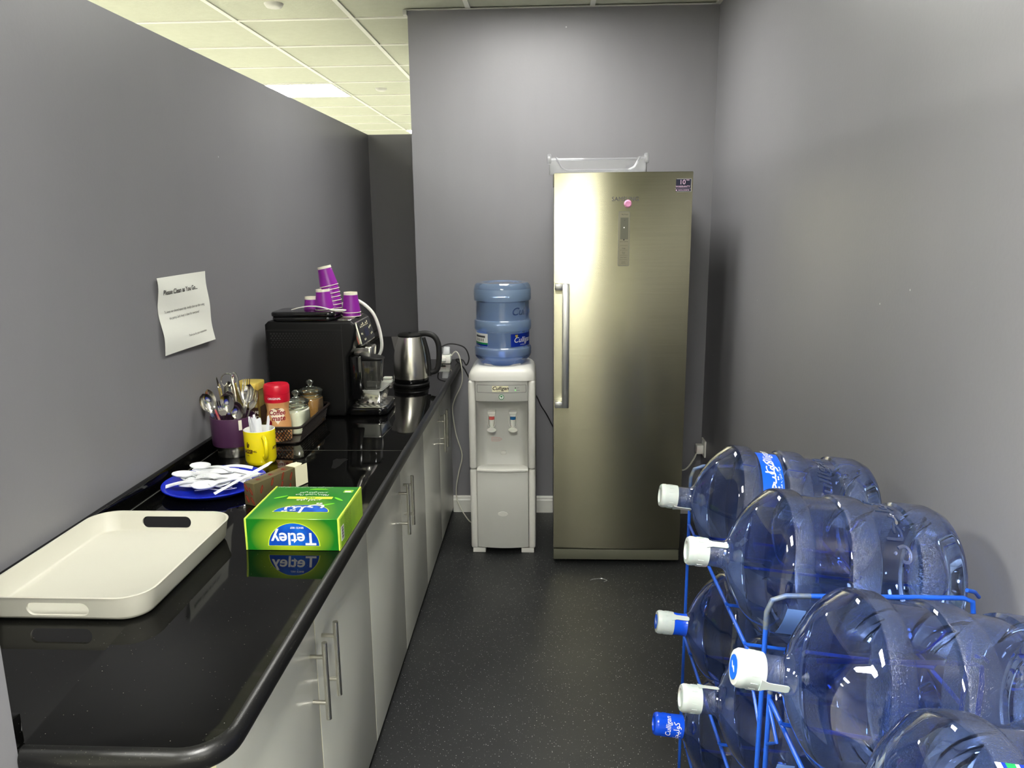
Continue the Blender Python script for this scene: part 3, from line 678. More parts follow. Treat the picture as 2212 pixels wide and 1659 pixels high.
def patch(g, r, a0, a1, z0, z1, mi=0, t=0.0004):
    n = max(2, int(abs(a1 - a0) / 0.08)); V = []; F = []
    for rr in (r, r + t):
        for k in range(n + 1):
            a = a0 + (a1 - a0) * k / n
            V += [(rr * cos(a), rr * sin(a), z0), (rr * cos(a), rr * sin(a), z1)]
    o = 2 * (n + 1)
    for k in range(n):
        a = 2 * k; F += [(a, a + 1, a + 3, a + 2), (o + a, o + a + 2, o + a + 3, o + a + 1), (a, a + 2, o + a + 2, o + a), (a + 1, o + a + 1, o + a + 3, a + 3)]
    F += [(0, o, o + 1, 1), (2 * n, 2 * n + 1, o + 2 * n + 1, o + 2 * n)]
    g.add(V, F, mi)
BOTTLE_ME = {}
ZMAP = [(0, 0), (.09, .092), (.176, .155), (.234, .215), (.302, .268), (.353, .316), (.441, .386), (.456, .402), (.50, .452), (.53, .482)]
def zmap(z):
    for (a, b), (c, d) in zip(ZMAP, ZMAP[1:]):
        if z <= c: return b + (d - b) * (z - a) / (c - a)
    return z
def shorten(t):
    done = set()
    for o in [c for c in t.children] + [g_ for c in t.children for g_ in c.children]:
        if o.type == 'MESH' and not o.data.get('short') :
            for v in o.data.vertices: v.co.z = zmap(v.co.z)
            o.data['short'] = 1; o.data.update()
def bottle(label, loc, rot, mats=('bottle', 'bottle_band'), cap='white', lab=None, emb=None, group='blue water bottles lying in the wire rack', tab=0.0, L=1.0):
    t = thing('water_bottle', label, 'water bottle', loc, rot, group)
    if mats not in BOTTLE_ME:
        BOTTLE_ME[mats] = bottle_mesh().build('shell', [M[mats[0]], M[mats[1]]], t)
    else:
        o = bpy.data.objects.new('shell', BOTTLE_ME[mats].data); col.objects.link(o); o.parent = t
    if cap in ('white', 'sticker', 'sticker_film', 'film'):
        g = G(); cm = M['film'] if cap == 'film' else M['cap']
        g.lathe([(0.0250, 0.4785), (0.0268, 0.4780), (0.0273, 0.482), (0.0268, 0.500), (0.0274, 0.503), (0.0272, 0.509), (0.0245, 0.5135), (0.0175, 0.5145), (0.017, 0.511), (0.011, 0.509), (0.009, 0.511), (0, 0.511)], 40)
        for k in range(14): 
            a = 2 * pi * k / 14
            g.box((0.0265, -0.0006, 0.487), (0.0277, 0.0006, 0.496), T=Matrix.Rotation(a, 4, 'Z'))
        c = g.build('cap', cm, t)
        if cap != 'film':
            g = G(); Tt = Matrix.Rotation(tab, 4, 'Z')
            g.prism(ellipse(0.006, 0.006, 8, 0, 0.452, pi, 2 * pi) + [(0.006, 0.474), (0.010, 0.484), (-0.010, 0.484), (-0.006, 0.474)], 0.0264, 0.0278, 'X', T=Tt); g.build('pull_tab', cm, c)
        if cap in ('sticker', 'sticker_film'):
            g = G(); g.prism(ellipse(0.0172, 0.0172, 28), 0.5148, 0.5153, 'Z'); s = g.build('cap_sticker', M['label_blue'], c)
            g = G(); g.prism([(-0.004, -0.008), (0.003, -0.002), (0.000, 0.002), (0.005, 0.009), (-0.002, 0.003), (-0.001, -0.001)], 0.5153, 0.5156, 'Z'); g.build('sticker_mark', M['white_ink'], c)
            if cap == 'sticker_film':
             g = G(); g.lathe([(0.0272, 0.450), (0.0256, 0.456), (0.0256, 0.468), (0.0262, 0.4775)], 32); g.build('neck_film', M['film'], t)
        if cap == 'film':
            g = G(); g.lathe([(0.0278, 0.4500), (0.0275, 0.4780), (0.0262, 0.479)], 32)
            nf = g.build('neck_film', M['film'], t)
            g = G(); a = tab
            add_text(g, 'Culligan', 0.016, fn=on_cyl(0.0279, a + 0.28, 0.484), shear=0.25)
            add_text(g, AR_CULL, 0.018, fn=on_cyl(0.0281, a - 0.30, 0.466))
            g.build('film_lettering', M['white_ink'], nf)
    if lab:
        for kind, a in lab:
            z0, z1 = 0.238, 0.299; rl = 0.1289
            if kind == 'blue':      # blue wrap label with arabic and latin wording
                g = G(); patch(g, rl, a - 0.62, a + 0.62, z0, z1); l = g.build('label', M['label_blue'], t)
                g = G(); add_text(g, 'Culligan', 0.034, fn=on_cyl(rl + 0.0008, a + 0.36, 0.272), shear=0.3, ys=1.0)
                add_text(g, AR_CULL, 0.040, fn=on_cyl(rl + 0.0008, a - 0.16, 0.272), bold=0.0004)
                add_text(g, AR_WATER, 0.011, fn=on_cyl(rl + 0.0008, a - 0.10, 0.248))
                g.build('label_lettering', M['white_ink'], l)
            elif kind == 'pale':
                g = G(); patch(g, RB + 0.0003, a - 0.27, a + 0.27, 0.312, 0.346); g.build('label', M['label_pale'], t)
            elif kind == 'back':
                g = G(); patch(g, rl - 0.001, a - 0.4, a + 0.4, z0, z1); g.build('label', M['label_pale'], t)
            elif kind == 'navy':
                g = G(); patch(g, rl, a - 0.55, a + 0.55, z0, z1); l = g.build('label', M['label_navy'], t)
                g = G(); add_text(g, 'Culligan', 0.036, fn=lambda u, v, d: ((rl + .0008) * cos(a - u / rl), (rl + .0008) * sin(a - u / rl), 0.268 - v), shear=0.3)
                add_text(g, 'drinking water', 0.007, fn=lambda u, v, d: ((rl + .0008) * cos(a - u / rl), (rl + .0008) * sin(a - u / rl), 0.243 * 0 + 0.290 - v))
                g.build('label_lettering', M['white_ink'], l)
                g = G(); aa = a + 0.32
                heart = [(u / 1600, v / 1600) for u, v in [(0, -14), (10, -3), (13, 5), (9, 11), (3, 11), (0, 6), (-3, 11), (-9, 11), (-13, 5), (-10, -3)]]
                V = [((rl + .0008) * cos(aa - u / rl), (rl + .0008) * sin(aa - u / rl), 0.249 - v) for u, v in heart]
                g.add(V, [tuple(range(len(V)))]); g.build('label_heart', M['goldlid'], l)
            elif kind == 'stripe':
                g = G(); rs = RB + 0.0004
                patch(g, rs, a - 0.75, a + 0.5, 0.306 + 0.006, 0.346, 0)
                for q, (za, zb, mi_) in enumerate(((0.336, 0.340, 2), (0.326, 0.336, 1), (0.317, 0.322, 2))): patch(g, rs + 0.0003, a - 0.75, a + 0.5, za, zb, mi_)
                g.build('label', [M['white_ink'], M['green_ink'], M['label_navy']], t)
            elif kind == 'white':   # striped white label
                g = G(); patch(g, rl, a - 0.42, a + 0.42, z0, z1, 0); patch(g, rl + 0.0002, a - 0.42, a + 0.42, z1 - 0.018, z1 - 0.009, 1); patch(g, rl + 0.0003, a - 0.42, a + 0.42, z1 - 0.009, z1 - 0.001, 2)
                patch(g, rl + 0.0002, a - 0.30, a + 0.30, z0 + 0.010, z0 + 0.020, 3)
                for q in range(5): patch(g, rl + 0.0002, a - 0.2 + 0.1 * q - 0.02, a - 0.2 + 0.1 * q + 0.02, z0 + 0.024, z0 + 0.038, 3)
                g.build('label', [M['white_ink'], M['green_ink'], M['label_navy'], M['inkgrey']], t)
    if emb:
        for s, sz, a, z in emb:
            g = G(); add_text(g, s, sz, fn=on_cyl(0.1288, a, z), shear=0.2 if s.isascii() else 0, bold=0.0006, depth=0.0012); g.build('raised_lettering', M['emboss'], t)
    return t

# ------------------------------------------------------------------ water dispenser
DX0, DX1, DY0, DY1 = -0.368, -0.052, 3.51, 3.86
dc = (DX0 + DX1) / 2
dp = thing('water_dispenser', 'white floor-standing water dispenser with two taps, left of the fridge', 'water dispenser', (dc, (DY0 + DY1) / 2, 0))
hw, hd = (DX1 - DX0) / 2, (DY1 - DY0) / 2
# side cheeks and back; the centre front is a recessed bay
g = G()
chk = 0.034
g.box((-hw, -hd + 0.012, 0.024), (-hw + chk, hd, 0.432), 0.012, 3); g.box((hw - chk, -hd + 0.012, 0.024), (hw, hd, 0.432), 0.012, 3)
g.box((-hw, -hd + 0.004, 0.434), (-hw + chk, hd, 0.868), 0.012, 3); g.box((hw - chk, -hd + 0.004, 0.434), (hw, hd, 0.868), 0.012, 3)
g.box((-hw + chk - 0.01, -hd + 0.14, 0.03), (hw - chk + 0.01, hd - 0.002, 0.862), 0.003, 1)
g.box((-hw + 0.012, hd - 0.05, 0.001), (hw - 0.012, hd - 0.01, 0.024)); g.box((-hw + 0.008, -hd + 0.02, 0.0005), (-hw + 0.07, -hd + 0.06, 0.026), 0.002, 1); g.box((hw - 0.07, -hd + 0.02, 0.0005), (hw - 0.008, -hd + 0.06, 0.026), 0.002, 1)
g.build('housing', M['disp'], dp)
# lower door, bowed
N = 14; xw = hw - chk - 0.001
def bow(k, z=0): return -hd + 0.010 - 0.016 * (1 - (2 * k / N - 1) ** 2)
poly = [(-xw, -hd + 0.05)] + [(-xw + 2 * xw * k / N, bow(k)) for k in range(N + 1)] + [(xw, -hd + 0.05)]
g = G(); g.prism(poly, 0.034, 0.420, 'Z', 0.003, 2); lower = g.build('lower_panel', M['disp_panel'], dp)
g = G(); g.prism(ellipse(0.024, 0.0125, 32), 0, 0.0025, 'Z', 0.001, 1, T=frame((0, -hd - 0.0065, 0.212), (1, 0, 0), (0, 0, 1))); g.build('oval_badge', M['disp'], lower)
g = G(); g.prism([(-xw, -hd + 0.1)] + [(-xw + 2 * xw * k / N, bow(k) - 0.004) for k in range(N + 1)] + [(xw, -hd + 0.1)], 0.421, 0.436, 'Z', 0.005, 3); g.build('shelf', M['disp'], dp)
# curved bay behind the taps
g = G()
def bay(u, v):
    a = pi * u; x = -xw * cos(a); s = sin(a)
    d = 0.10 * min(1, s * 1.4) ** 0.8
    z = 0.434 + (0.770 - 0.434) * v
    d *= (0.30 + 0.70 * min(1, (1 - v) * 5)) if v > 0.8 else 1
    d = d * (0.75 + 0.25 * min(1, v * 6)) 
    return (x, -hd + 0.014 + d * 0.8, z)
g.grid(bay, 24, 20); g.build('tap_bay', M['disp_panel'], dp, angle=60)
# upper fascia
poly = [(-xw, -hd + 0.08)] + [(-xw + 2 * xw * k / N, bow(k) + 0.004) for k in range(N + 1)] + [(xw, -hd + 0.08)]
g = G(); g.prism(poly, 0.768, 0.866, 'Z', 0.004, 2); fas = g.build('fascia', M['disp_panel'], dp)
Tf = frame((0, -hd - 0.0035, 0.83), (1, 0, 0), (0, 0, 1))
g = G(); ro = rrect(-0.116, -0.019, 0.116, 0.019, 0.004); ri = rrect(-0.1145, -0.0175, 0.1145, 0.0175, 0.003)
def dens(p):
    out = []
    for a_, b_ in zip(p, p[1:] + p[:1]): out += [(a_[0] + (b_[0] - a_[0]) * q / 8, a_[1] + (b_[1] - a_[1]) * q / 8) for q in range(8)]
    return out
ro = dens(ro); ri = dens(ri)
nn = len(ro); Tb = lambda p: (p[0], -hd + 0.0128 - 0.016 * (1 - (p[0] / xw) ** 2) , 0.83 + p[1])
g.add([Tb(p) for p in ro] + [Tb(p) for p in ri], [(i, (i + 1) % nn, nn + (i + 1) % nn, nn + i) for i in range(nn)])
g.build('fascia_line', M['inkgrey'], fas)
g = G(); g.box((-0.043, -0.014, 0), (0.033, 0.015, 0.0006), T=Tf); st = g.build('brand_sticker', M['cream'], fas)
g = G(); add_text(g, 'Culligan', 0.024, Tf @ Matrix.Translation((-0.005, 0.003, 0.0010)), shear=0.3, bold=0.0005); add_text(g, 'the water people', 0.005, Tf @ Matrix.Translation((-0.005, -0.0105, 0.0010)))
g.build('sticker_lettering', M['ink'], st)
Tg = frame((0.0, -hd - 0.0030, 0.7915), (1, 0, 0), (0, 0, 1))
g = G(); g.prism(ellipse(0.0125, 0.0125, 28), 0, 0.0006, 'Z', mi=0, T=Tg); g.prism(ellipse(0.0098, 0.0098, 28), 0.0006, 0.0009, 'Z', mi=1, T=Tg)
g.prism([(-0.001, -0.008), (0.001, -0.008), (0.001, 0.0), (0.006, 0.001), (0.004, 0.006), (-0.004, 0.006), (-0.006, 0.001), (-0.001, 0.0)], 0.0009, 0.0011, 'Z', mi=0, T=Tg)
g.build('round_mark', [M['green_ink'], M['white_ink']], fas)
for yy, mm, s in ((0.0055, 'ink', 'HOT'), (-0.0055, 'led', 'COLD')):
    g = G(); g.lathe([(0, 0.0018), (0.002, 0.0015), (0.0026, 0)], 12, T=Tf @ Matrix.Translation((0.066, yy, 0))); g.build('indicator', M[mm], fas)
    g = G(); add_text(g, s, 0.006, Tf @ Matrix.Translation((0.078, yy, 0.0006))); g.build('indicator_lettering', M['inkgrey'], fas)
g = G(); g.box((-0.012, -hd + 0.085, 0.484), (0.014, -hd + 0.094, 0.500), 0.001, 1); g.build('latch', M['disp'], dp)
Ta = frame((-0.030, -hd + 0.080, 0.563), (1, 0, 0), (0, 0, 1))
g = G()
arrow = [(-0.025, -0.009), (0.012, -0.009), (0.026, 0), (0.012, 0.009), (-0.025, 0.009)]; ari = [(-0.024, -0.008), (0.0115, -0.008), (0.024, 0), (0.0115, 0.008), (-0.024, 0.008)]
g.add([(p[0], p[1], 0) for p in arrow + ari], [(i, (i + 1) % 5, 5 + (i + 1) % 5, 5 + i) for i in range(5)], T=Ta)
add_text(g, 'CAUTION HOT', 0.005, Ta @ Matrix.Translation((-0.004, 0, 0.0004))); g.build('arrow_sticker', M['redtap'], dp)
# rounded shoulder on top with well for the bottle
g = G()
prof_out = []
for z, ins, in ((0.868, 0.0), (0.888, 0.002), (0.905, 0.008), (0.918, 0.020), (0.926, 0.036)):
    prof_out.append((z, ins))
rings = []
for z, ins in prof_out:
    rings.append([(p[0], p[1], z) for p in rrect(-hw + ins, -hd + ins - 0.004, hw - ins, hd - ins, 0.05 - ins * 0.4, 8)])
nn = len(rings[0])
rc = [(0.118, 0.928), (0.115, 0.934), (0.108, 0.934), (0.085, 0.915), (0.04, 0.905), (0.036, 0.86)]
V = [p for rr in rings for p in rr]
for rad, z in rc:
    for p in rings[-1]:
        a = atan2(p[1], p[0]); V.append((rad * cos(a), rad * sin(a), z))
F = []
for i in range(len(rings) + len(rc) - 1):
    for k in range(nn): F.append((i * nn + k, i * nn + (k + 1) % nn, (i + 1) * nn + (k + 1) % nn, (i + 1) * nn + k))
g.add(V, F); g.build('top_cover', M['disp'], dp, angle=50)
for sx, mm, nm in ((-0.052, 'redtap', 'hot_tap'), (0.050, 'bluetap', 'cold_tap')):
    base = -hd + 0.060
    g = G()
    g.box((sx - 0.019, base - 0.010, 0.694), (sx + 0.019, base + 0.028, 0.708), 0.002, 1)
    g.lathe([(0.012, 0.640), (0.0125, 0.668)], 20, T=Matrix.Translation((sx, base, 0))); g.lathe([(0, 0.640), (0.012, 0.640)], 20, T=Matrix.Translation((sx, base, 0)))
    g.lathe([(0.010, 0.625), (0.0105, 0.640)], 20, T=Matrix.Translation((sx, base, 0)))
    g.tube([(sx, base + 0.002, 0.668), (sx, base + 0.03, 0.668)], 0.008, 12)
    g.box((sx - 0.014, base - 0.006, 0.682), (sx + 0.014, base + 0.012, 0.694), 0.002, 1)
    tp = g.build(nm, M['white_plastic'], dp)
    g = G(); g.lathe([(0.0135, 0.668), (0.0135, 0.682), (0, 0.682)], 24, T=Matrix.Translation((sx, base, 0))); g.build('tap_ring', M[mm], tp)
    g = G(); g.tube([(sx - 0.016, base - 0.010, 0.700), (sx - 0.017, base - 0.014, 0.650), (sx - 0.008, base - 0.014, 0.632), (sx + 0.008, base - 0.014, 0.632), (sx + 0.017, base - 0.014, 0.650), (sx + 0.016, base - 0.010, 0.700)], 0.0016, 6, smooth=4)
    g.prism(ellipse(0.022, 0.012, 28), 0, 0.004, 'Z', 0.0015, 2, T=frame((sx, base - 0.014, 0.619), (1, 0, 0), (0, 0, 1))); g.build('lever', M['white_plastic'], tp)

# bottle on the dispenser, upside down
b0 = bottle('upturned pale blue water bottle standing on the white dispenser', (dc, 3.685, 1.318), (pi, 0, 0), mats=('bottle_up', 'bottle_up_band'), cap=None,
            group='upturned bottle on the dispenser', lab=[('navy', 0.62 * 1 + 0.05), ('white', pi - 0.62), ('back', -pi / 2 - 1.15)])
g = G(); g.lathe([(0.0, 0.312), (0.1335, 0.312), (0.1350, 0.34), (0.133, 0.353), (0.128, 0.362), (0.122, 0.368), (0.110, 0.385), (0.092, 0.403), (0.070, 0.420), (0.048, 0.434), (0.034, 0.441), (0.027, 0.448), (0.0265, 0.498)], 48)
g.build('water', M['water'], b0)
g = G(); add_text(g, 'Culligan', 0.05, fn=lambda u, v, d: ((0.1290 + d) * cos(0.55 - u / .1235), (0.1290 + d) * sin(0.55 - u / .1235), 0.135 - v), shear=0.3, bold=0.0005, depth=0.001); g.build('raised_lettering', M['emboss'], b0)

# ------------------------------------------------------------------ bottles in the rack
LIE = (0, -pi / 2, 0)
def lying(y, zc, label, tilt=0.12, yaw=0.0, x=0.728, **k):
    z = zc - 0.462 * sin(tilt)
    R = Euler((0, 0, yaw)).to_matrix() @ Matrix.Rotation(tilt, 3, 'Y') @ Euler(LIE).to_matrix()
    t = bottle(label, (x, y, z), R.to_euler(), **k); shorten(t); return t
TF = -pi / 2     # angle on the bottle that faces the viewer (world -Y)
lying(1.72, 0.968, 'clear blue water bottle with white cap and blue label, farthest on the top row', lab=[('blue', -0.60)], emb=[('Culligan', 0.05, -0.55, 0.135)], tab=-2.4)
lying(1.375, 0.985, 'clear blue water bottle with plain white cap, second on the top row from the fridge', tilt=0.12, emb=[(AR_CULL, 0.055, -0.35, 0.135)], lab=[('pale', -2.05)], tab=-0.5)
lying(1.005, 0.972, 'clear blue water bottle with the large white cap and blue cap sticker', tilt=0.165, cap='sticker', lab=[('blue', -2.42)], emb=[('Culligan', 0.05, -1.2, 0.135)], tab=-1.8)
lying(0.680, 0.989, 'blue water bottle cut by the bottom right corner, with a striped white label', x=0.708, cap='white', lab=[('stripe', -0.75)])
lying(1.71, 0.650, 'blue water bottle with white cap and blue neck film, far end of the middle row', cap='sticker_film', lab=[('back', -2.3)], tab=-0.5)
lying(1.375, 0.672, 'blue water bottle with plain white cap, on the middle row below the large sticker cap', lab=[('pale', -2.0)], tab=0.2)
lying(1.70, 0.380, 'blue water bottle sealed in printed blue film, lowest on the far side of the rack', cap='film', tab=TF + 0.2, lab=[('blue', -2.6)])

def rack(ya, yb, ys, label, ztop, slope=0.1206):
    t = thing('bottle_rack', label, 'bottle rack', (0.53, (ya + yb) / 2, 0), group='blue wire racks for water bottles')
    T0 = Matrix.Translation((-0.53, -(ya + yb) / 2, 0)); xa, xb, r = 0.368, 0.705, 0.0042
    for yy in (ya, yb):
        g = G()
        pts = [(xa, yy, r), (xa, yy, ztop - 0.03), (xa + 0.008, yy, ztop - 0.008), (xa + 0.03, yy, ztop), (xb - 0.02, yy, ztop), (xb - 0.004, yy, ztop - 0.006), (xb, yy, ztop - 0.03), (xb, yy, r)]
        g.tube(pts, r, 10, T=T0); g.tube([(xa, yy, ztop - 0.06), (xa, yy, ztop - 0.03), (xa + 0.008, yy, ztop - 0.008), (xa + 0.03, yy, ztop), (xa + 0.07, yy, ztop)], r + 0.0003, 10, mi=1, T=T0)
        g.tube([(xa, yy, 0.03), (xb, yy, 0.03)], r * 0.9, 8, T=T0)
        g.tube([(xb + 0.012, yy + 0.012, ztop - 0.004), (xb - 0.004, yy - 0.002, ztop + 0.012), (xb - 0.02, yy - 0.008, ztop + 0.018)], r * 0.8, 8, T=T0)
        g.build('side_frame', [M['rackblue'], M['rackworn']], t)
    for zc in (0.972, 0.652, 0.380):
        g = G(); z1 = zc - 0.108 * slope - 0.1225; z2 = z1 - (xb - xa) * slope
        g.tube([(xa, ya, z1 - 0.0075), (xa, yb, z1 - 0.0075)], r * 0.9, 8, T=T0); g.tube([(xb, ya, z2 - 0.0075), (xb, yb, z2 - 0.0075)], r * 0.9, 8, T=T0)
        for yc in ys:
            for d in (-0.074, 0.074):
                g.tube([(xa - 0.006, yc + d, z1 + 0.004), (xa, yc + d, z1), (xb, yc + d, z2), (xb + 0.006, yc + d, z2 + 0.012)], r * 0.8, 8, T=T0)
        g.build('shelf_wires', M['rackblue'], t)
    for yy in (ya, yb):
        g = G(); g.tube([(xa, yy, 0.815), (xa, yy + (0.05 if yy == ya else -0.05), 0.78), (xa, yy, 0.74)], r * 0.7, 8, T=T0); g.build('corner_brace', M['rackblue'], t)
    return t
rack(1.195, 1.885, (1.37, 1.715), 'far blue wire bottle rack with a grey-worn rail between the bottles', 0.986)
rack(0.50, 1.150, (0.672, 1.00), 'near blue wire bottle rack under the two nearest bottles', 0.895, 0.166)

# ------------------------------------------------------------------ wall socket right of the fridge, cable
so = thing('wall_socket', 'white wall socket on the right wall beside the fridge', 'socket', (XR, 3.99, 0.405))
g = G(); g.box((-0.009, -0.045, -0.045), (-0.0005, 0.045, 0.045), 0.003, 2); g.build('face_plate', M['white_plastic'], so)
g = G(); g.box((-0.011, 0.012, 0.02), (-0.009, 0.026, 0.034), 0.001, 1); g.build('switch', M['cool_white'], so)
pl = thing('power_plug', 'white plug with cable in the wall socket right of the fridge', 'plug', (XR - 0.012, 3.985, 0.40))
g = G(); g.box((-0.035, -0.024, -0.024), (0.0015, 0.024, 0.024), 0.005, 2); g.build('plug_body', M['white_plastic'], pl)
g = G(); g.tube([(-0.03, 0, -0.02), (-0.045, -0.0, -0.06), (-0.09, -0.02, -0.11), (-0.16, 0.01, -0.14), (-0.20, 0.05, -0.30), (-0.20, 0.06, -0.396)], 0.004, 8, smooth=6); g.build('cable', M['cable_white'], pl)

# cables and adaptors near the dispenser
ad = thing('power_adaptor', 'white multi-plug adaptor on the worktop end behind the kettle', 'adaptor', (-0.535, 3.97, ZW + 0.0005))
g = G(); g.box((-0.035, -0.03, 0), (0.035, 0.03, 0.045), 0.006, 2); g.box((-0.02, -0.045, 0.012), (0.012, -0.028, 0.036), 0.004, 2); g.build('adaptor_body', M['white_plastic'], ad)
g = G(); g.box((-0.005, -0.025, 0.046), (0.03, 0.015, 0.085), 0.006, 2); g.build('plug_body', M['cool_white'], ad)
g = G(); g.tube([(0.030, 0, 0.030), (0.060, 0, 0.060), (0.085, -0.02, 0.02), (0.09, 0.0, -0.10), (0.047, 0.02, -0.20), (0.030, 0.04, -0.27), (0.045, 0.04, -0.40), (0.075, 0.045, -0.52), (0.055, 0.045, -0.62), (0.038, 0.045, -0.72), (0.050, 0.04, -0.80), (0.12, -0.05, -0.868), (0.20, -0.12, -0.867)], 0.0032, 8, smooth=6)
g.build('cable', M['cable_white'], ad)
g = G(); P0 = Vector((-0.55, 3.96, 0.93))
g.tube([(-0.56, 3.93, 0.918), (-0.555, 3.93, 0.955), (-0.50, 3.95, 0.975), (-0.43, 3.96, 0.955), (-0.405, 3.96, 0.90), (-0.42, 3.96, 0.86), (-0.44, 3.97, 0.885), (-0.475, 3.97, 0.865 + 0.02), (-0.43, 3.98, 0.83), (-0.38, 3.98, 0.70), (-0.30, 3.98, 0.4), (-0.10, 3.98, 0.70), (-0.02, 3.99, 0.62), (0.04, 4.03, 0.50)], 0.0035, 8, smooth=8, T=Matrix.Translation((0, 0, 0)))
tag(g.build('power_cable', M['rubber']), 'black power cable looping above the worktop end behind the dispenser', 'cable')
g = G(); g.box((-0.022, -0.016, 0), (0.022, 0.016, 0.013), 0.003, 2); g.box((-0.020, -0.014, 0.0135), (0.020, 0.014, 0.026), 0.003, 2)
tag(g.build('charger_block', M['white_plastic'], loc=(-0.735, 3.47, ZW + 0.0005)), 'small white charger block left of the kettle base', 'charger')
g = G(); g.tube([(0.26, 3.22, 0.004), (0.275, 3.235, 0.004), (0.25, 3.25, 0.004), (0.215, 3.245, 0.004), (0.20, 3.235, 0.004)], 0.0022, 6, smooth=6)
tag(g.build('plastic_strap', M['clear']), 'short curled piece of clear strap on the floor before the fridge', 'strap')

# ------------------------------------------------------------------ kettle
kt = thing('kettle', 'brushed steel electric kettle with black handle at the worktop end', 'kettle', (-0.612, 3.40, ZW + 0.0005), (0, 0, 0))
g = G(); g.lathe([(0, 0), (0.080, 0), (0.082, 0.004), (0.082, 0.014), (0.078, 0.019), (0, 0.019)], 48); g.build('power_base', M['black_plastic'], kt)
g = G(); g.lathe([(0, 0.0195), (0.077, 0.0195), (0.079, 0.024), (0.079, 0.040)], 48); g.build('lower_band', M['black_gloss'], kt)
g = G(); g.lathe([(0.0785, 0.0395), (0.079, 0.050), (0.0785, 0.09), (0.0745, 0.14), (0.068, 0.18), (0.060, 0.212), (0.056, 0.226), (0.050, 0.229)], 64)
g.build('body', M['steel'], kt)
g = G(); g.lathe([(0.0545, 0.2265), (0.054, 0.234), (0.046, 0.239), (0, 0.241)], 40); g.lathe([(0.006, 0.24), (0.006, 0.243), (0, 0.243)], 12); g.build('lid', M['black_plastic'], kt)
g = G()   # pouring lip to the left
V = [(-0.050, -0.018, 0.226), (-0.050, 0.018, 0.226), (-0.084, 0, 0.224), (-0.070, -0.012, 0.165), (-0.070, 0.012, 0.165), (-0.076, 0, 0.180)]
g.add(V, [(0, 2, 1), (0, 3, 5, 2), (1, 2, 5, 4), (3, 4, 5)]); g.build('spout', M['steel'], kt)
g = G(); g.tube([(0.040, 0, 0.236), (0.075, 0, 0.238), (0.108, 0, 0.226), (0.126, 0, 0.195), (0.130, 0, 0.150), (0.126, 0, 0.100), (0.115, 0, 0.070), (0.092, 0, 0.062)], [0.013, 0.0125], 12, smooth=6)
g.tube([(0.062, 0, 0.22), (0.079, 0, 0.15), (0.085, 0, 0.09), (0.084, 0, 0.045)], 0.008, 10, smooth=4); g.build('handle', M['rubber'], kt)

# ------------------------------------------------------------------ coffee machine
cm = thing('coffee_machine', 'black bean-to-cup coffee machine with hopper and drip tray by the wall', 'coffee machine', (-0.86, 2.94, ZW + 0.0005))
Tm = Matrix.Translation((0.86, -2.94, -ZW))
y0, y1 = 2.825, 3.075
g = G()
side = [(-1.058, 0.872), (-0.768, 0.872), (-0.760, 0.90), (-0.752, 0.96), (-0.752, 1.10), (-0.728, 1.135), (-0.712, 1.205), (-0.716, 1.226), (-0.730, 1.238), (-1.045, 1.238), (-1.058, 1.226)]
g.prism(side, y0, y1, 'Y', 0.010, 4, T=Tm); body = g.build('body', M['black_plastic'], cm, angle=30)
g = G()
for a, b, c in ((-0.766, 0.885, 1.225), (-1.052, 0.90, 1.205)): g.box((a - 0.0006, y0 - 0.0012, b), (a + 0.0006, y0 + 0.001, c), T=Tm)
g.box((-1.052, y0 - 0.0012, 1.2045), (-0.766, y0 + 0.001, 1.2057), T=Tm); g.build('panel_joint', M['ink'], body)
g = G()   # pressed diamond vents
for j in range(7):
    for i in range(22):
        xx = -1.035 + i * 0.0118 + (0.0059 if j % 2 else 0); zz = 1.192 - j * 0.0085
        sz = 0.0036 * max(0.25, 1 - i / 26) * (1.2 - 0.06 * j)
        g.prism([(xx - sz, zz), (xx, zz - sz * 0.8), (xx + sz, zz), (xx, zz + sz * 0.8)], y0 - 0.0012, y0 + 0.0006, 'Y', T=Tm)
g.build('vent_pattern', M['ink'], body)
g = G(); g.prism(rrect(-1.035, 2.832, -0.795, 2.985, 0.03), 1.2385, 1.252, 'Z', 0.003, 2, T=Tm); g.prism(rrect(-1.038, 2.829, -0.792, 2.988, 0.03), 1.2525, 1.272, 'Z', 0.008, 4, T=Tm)
g.build('hopper_lid', M['black_gloss'], cm)
g = G(); g.box((-0.785, 2.84, 1.2382), (-0.735, 3.06, 1.2405), 0.001, 1, T=Tm)
for k in range(16): g.box((-0.783, 2.846 + k * 0.0133, 1.2405), (-0.737, 2.850 + k * 0.0133, 1.2420), T=Tm)
g.build('cup_rest', M['chrome'], cm)
# control panel
tx = Vector((0.018, 0, -0.075)).normalized()
Tc = Tm @ frame((-0.7075, 2.945, 1.186), (0, 1, 0), -tx)
g = G(); g.prism(rrect(-0.106, -0.046, 0.106, 0.046, 0.010), -0.010, 0.006, 'Z', 0.002, 2, T=Tc); pan = g.build('control_panel', M['chrome'], cm)
g = G(); g.prism(rrect(-0.101, -0.041, 0.101, 0.043, 0.008), 0.006, 0.0075, 'Z', 0.0005, 1, T=Tc); scr = g.build('touch_glass', M['black_gloss'], pan)
g = G()
for k in range(6): 
    xx = -0.07 + k * 0.022
    g.box((xx - 0.005, 0.020, 0.0078), (xx + 0.005, 0.0235, 0.008), T=Tc); g.box((xx - 0.0045, 0.026, 0.0078), (xx + 0.0045, 0.027 + 0.004 * (k % 3), 0.008), T=Tc)
for k, (xx, yy) in enumerate([(-0.082, -0.002), (-0.066, -0.004), (-0.055, -0.028), (-0.040, -0.028), (0.05, 0.005), (0.066, 0.008), (0.08, 0.010), (0.06, -0.02), (0.078, -0.018)]):
    g.box((xx - 0.004, yy - 0.004, 0.0078), (xx + 0.003, yy + 0.003, 0.008), T=Tc)
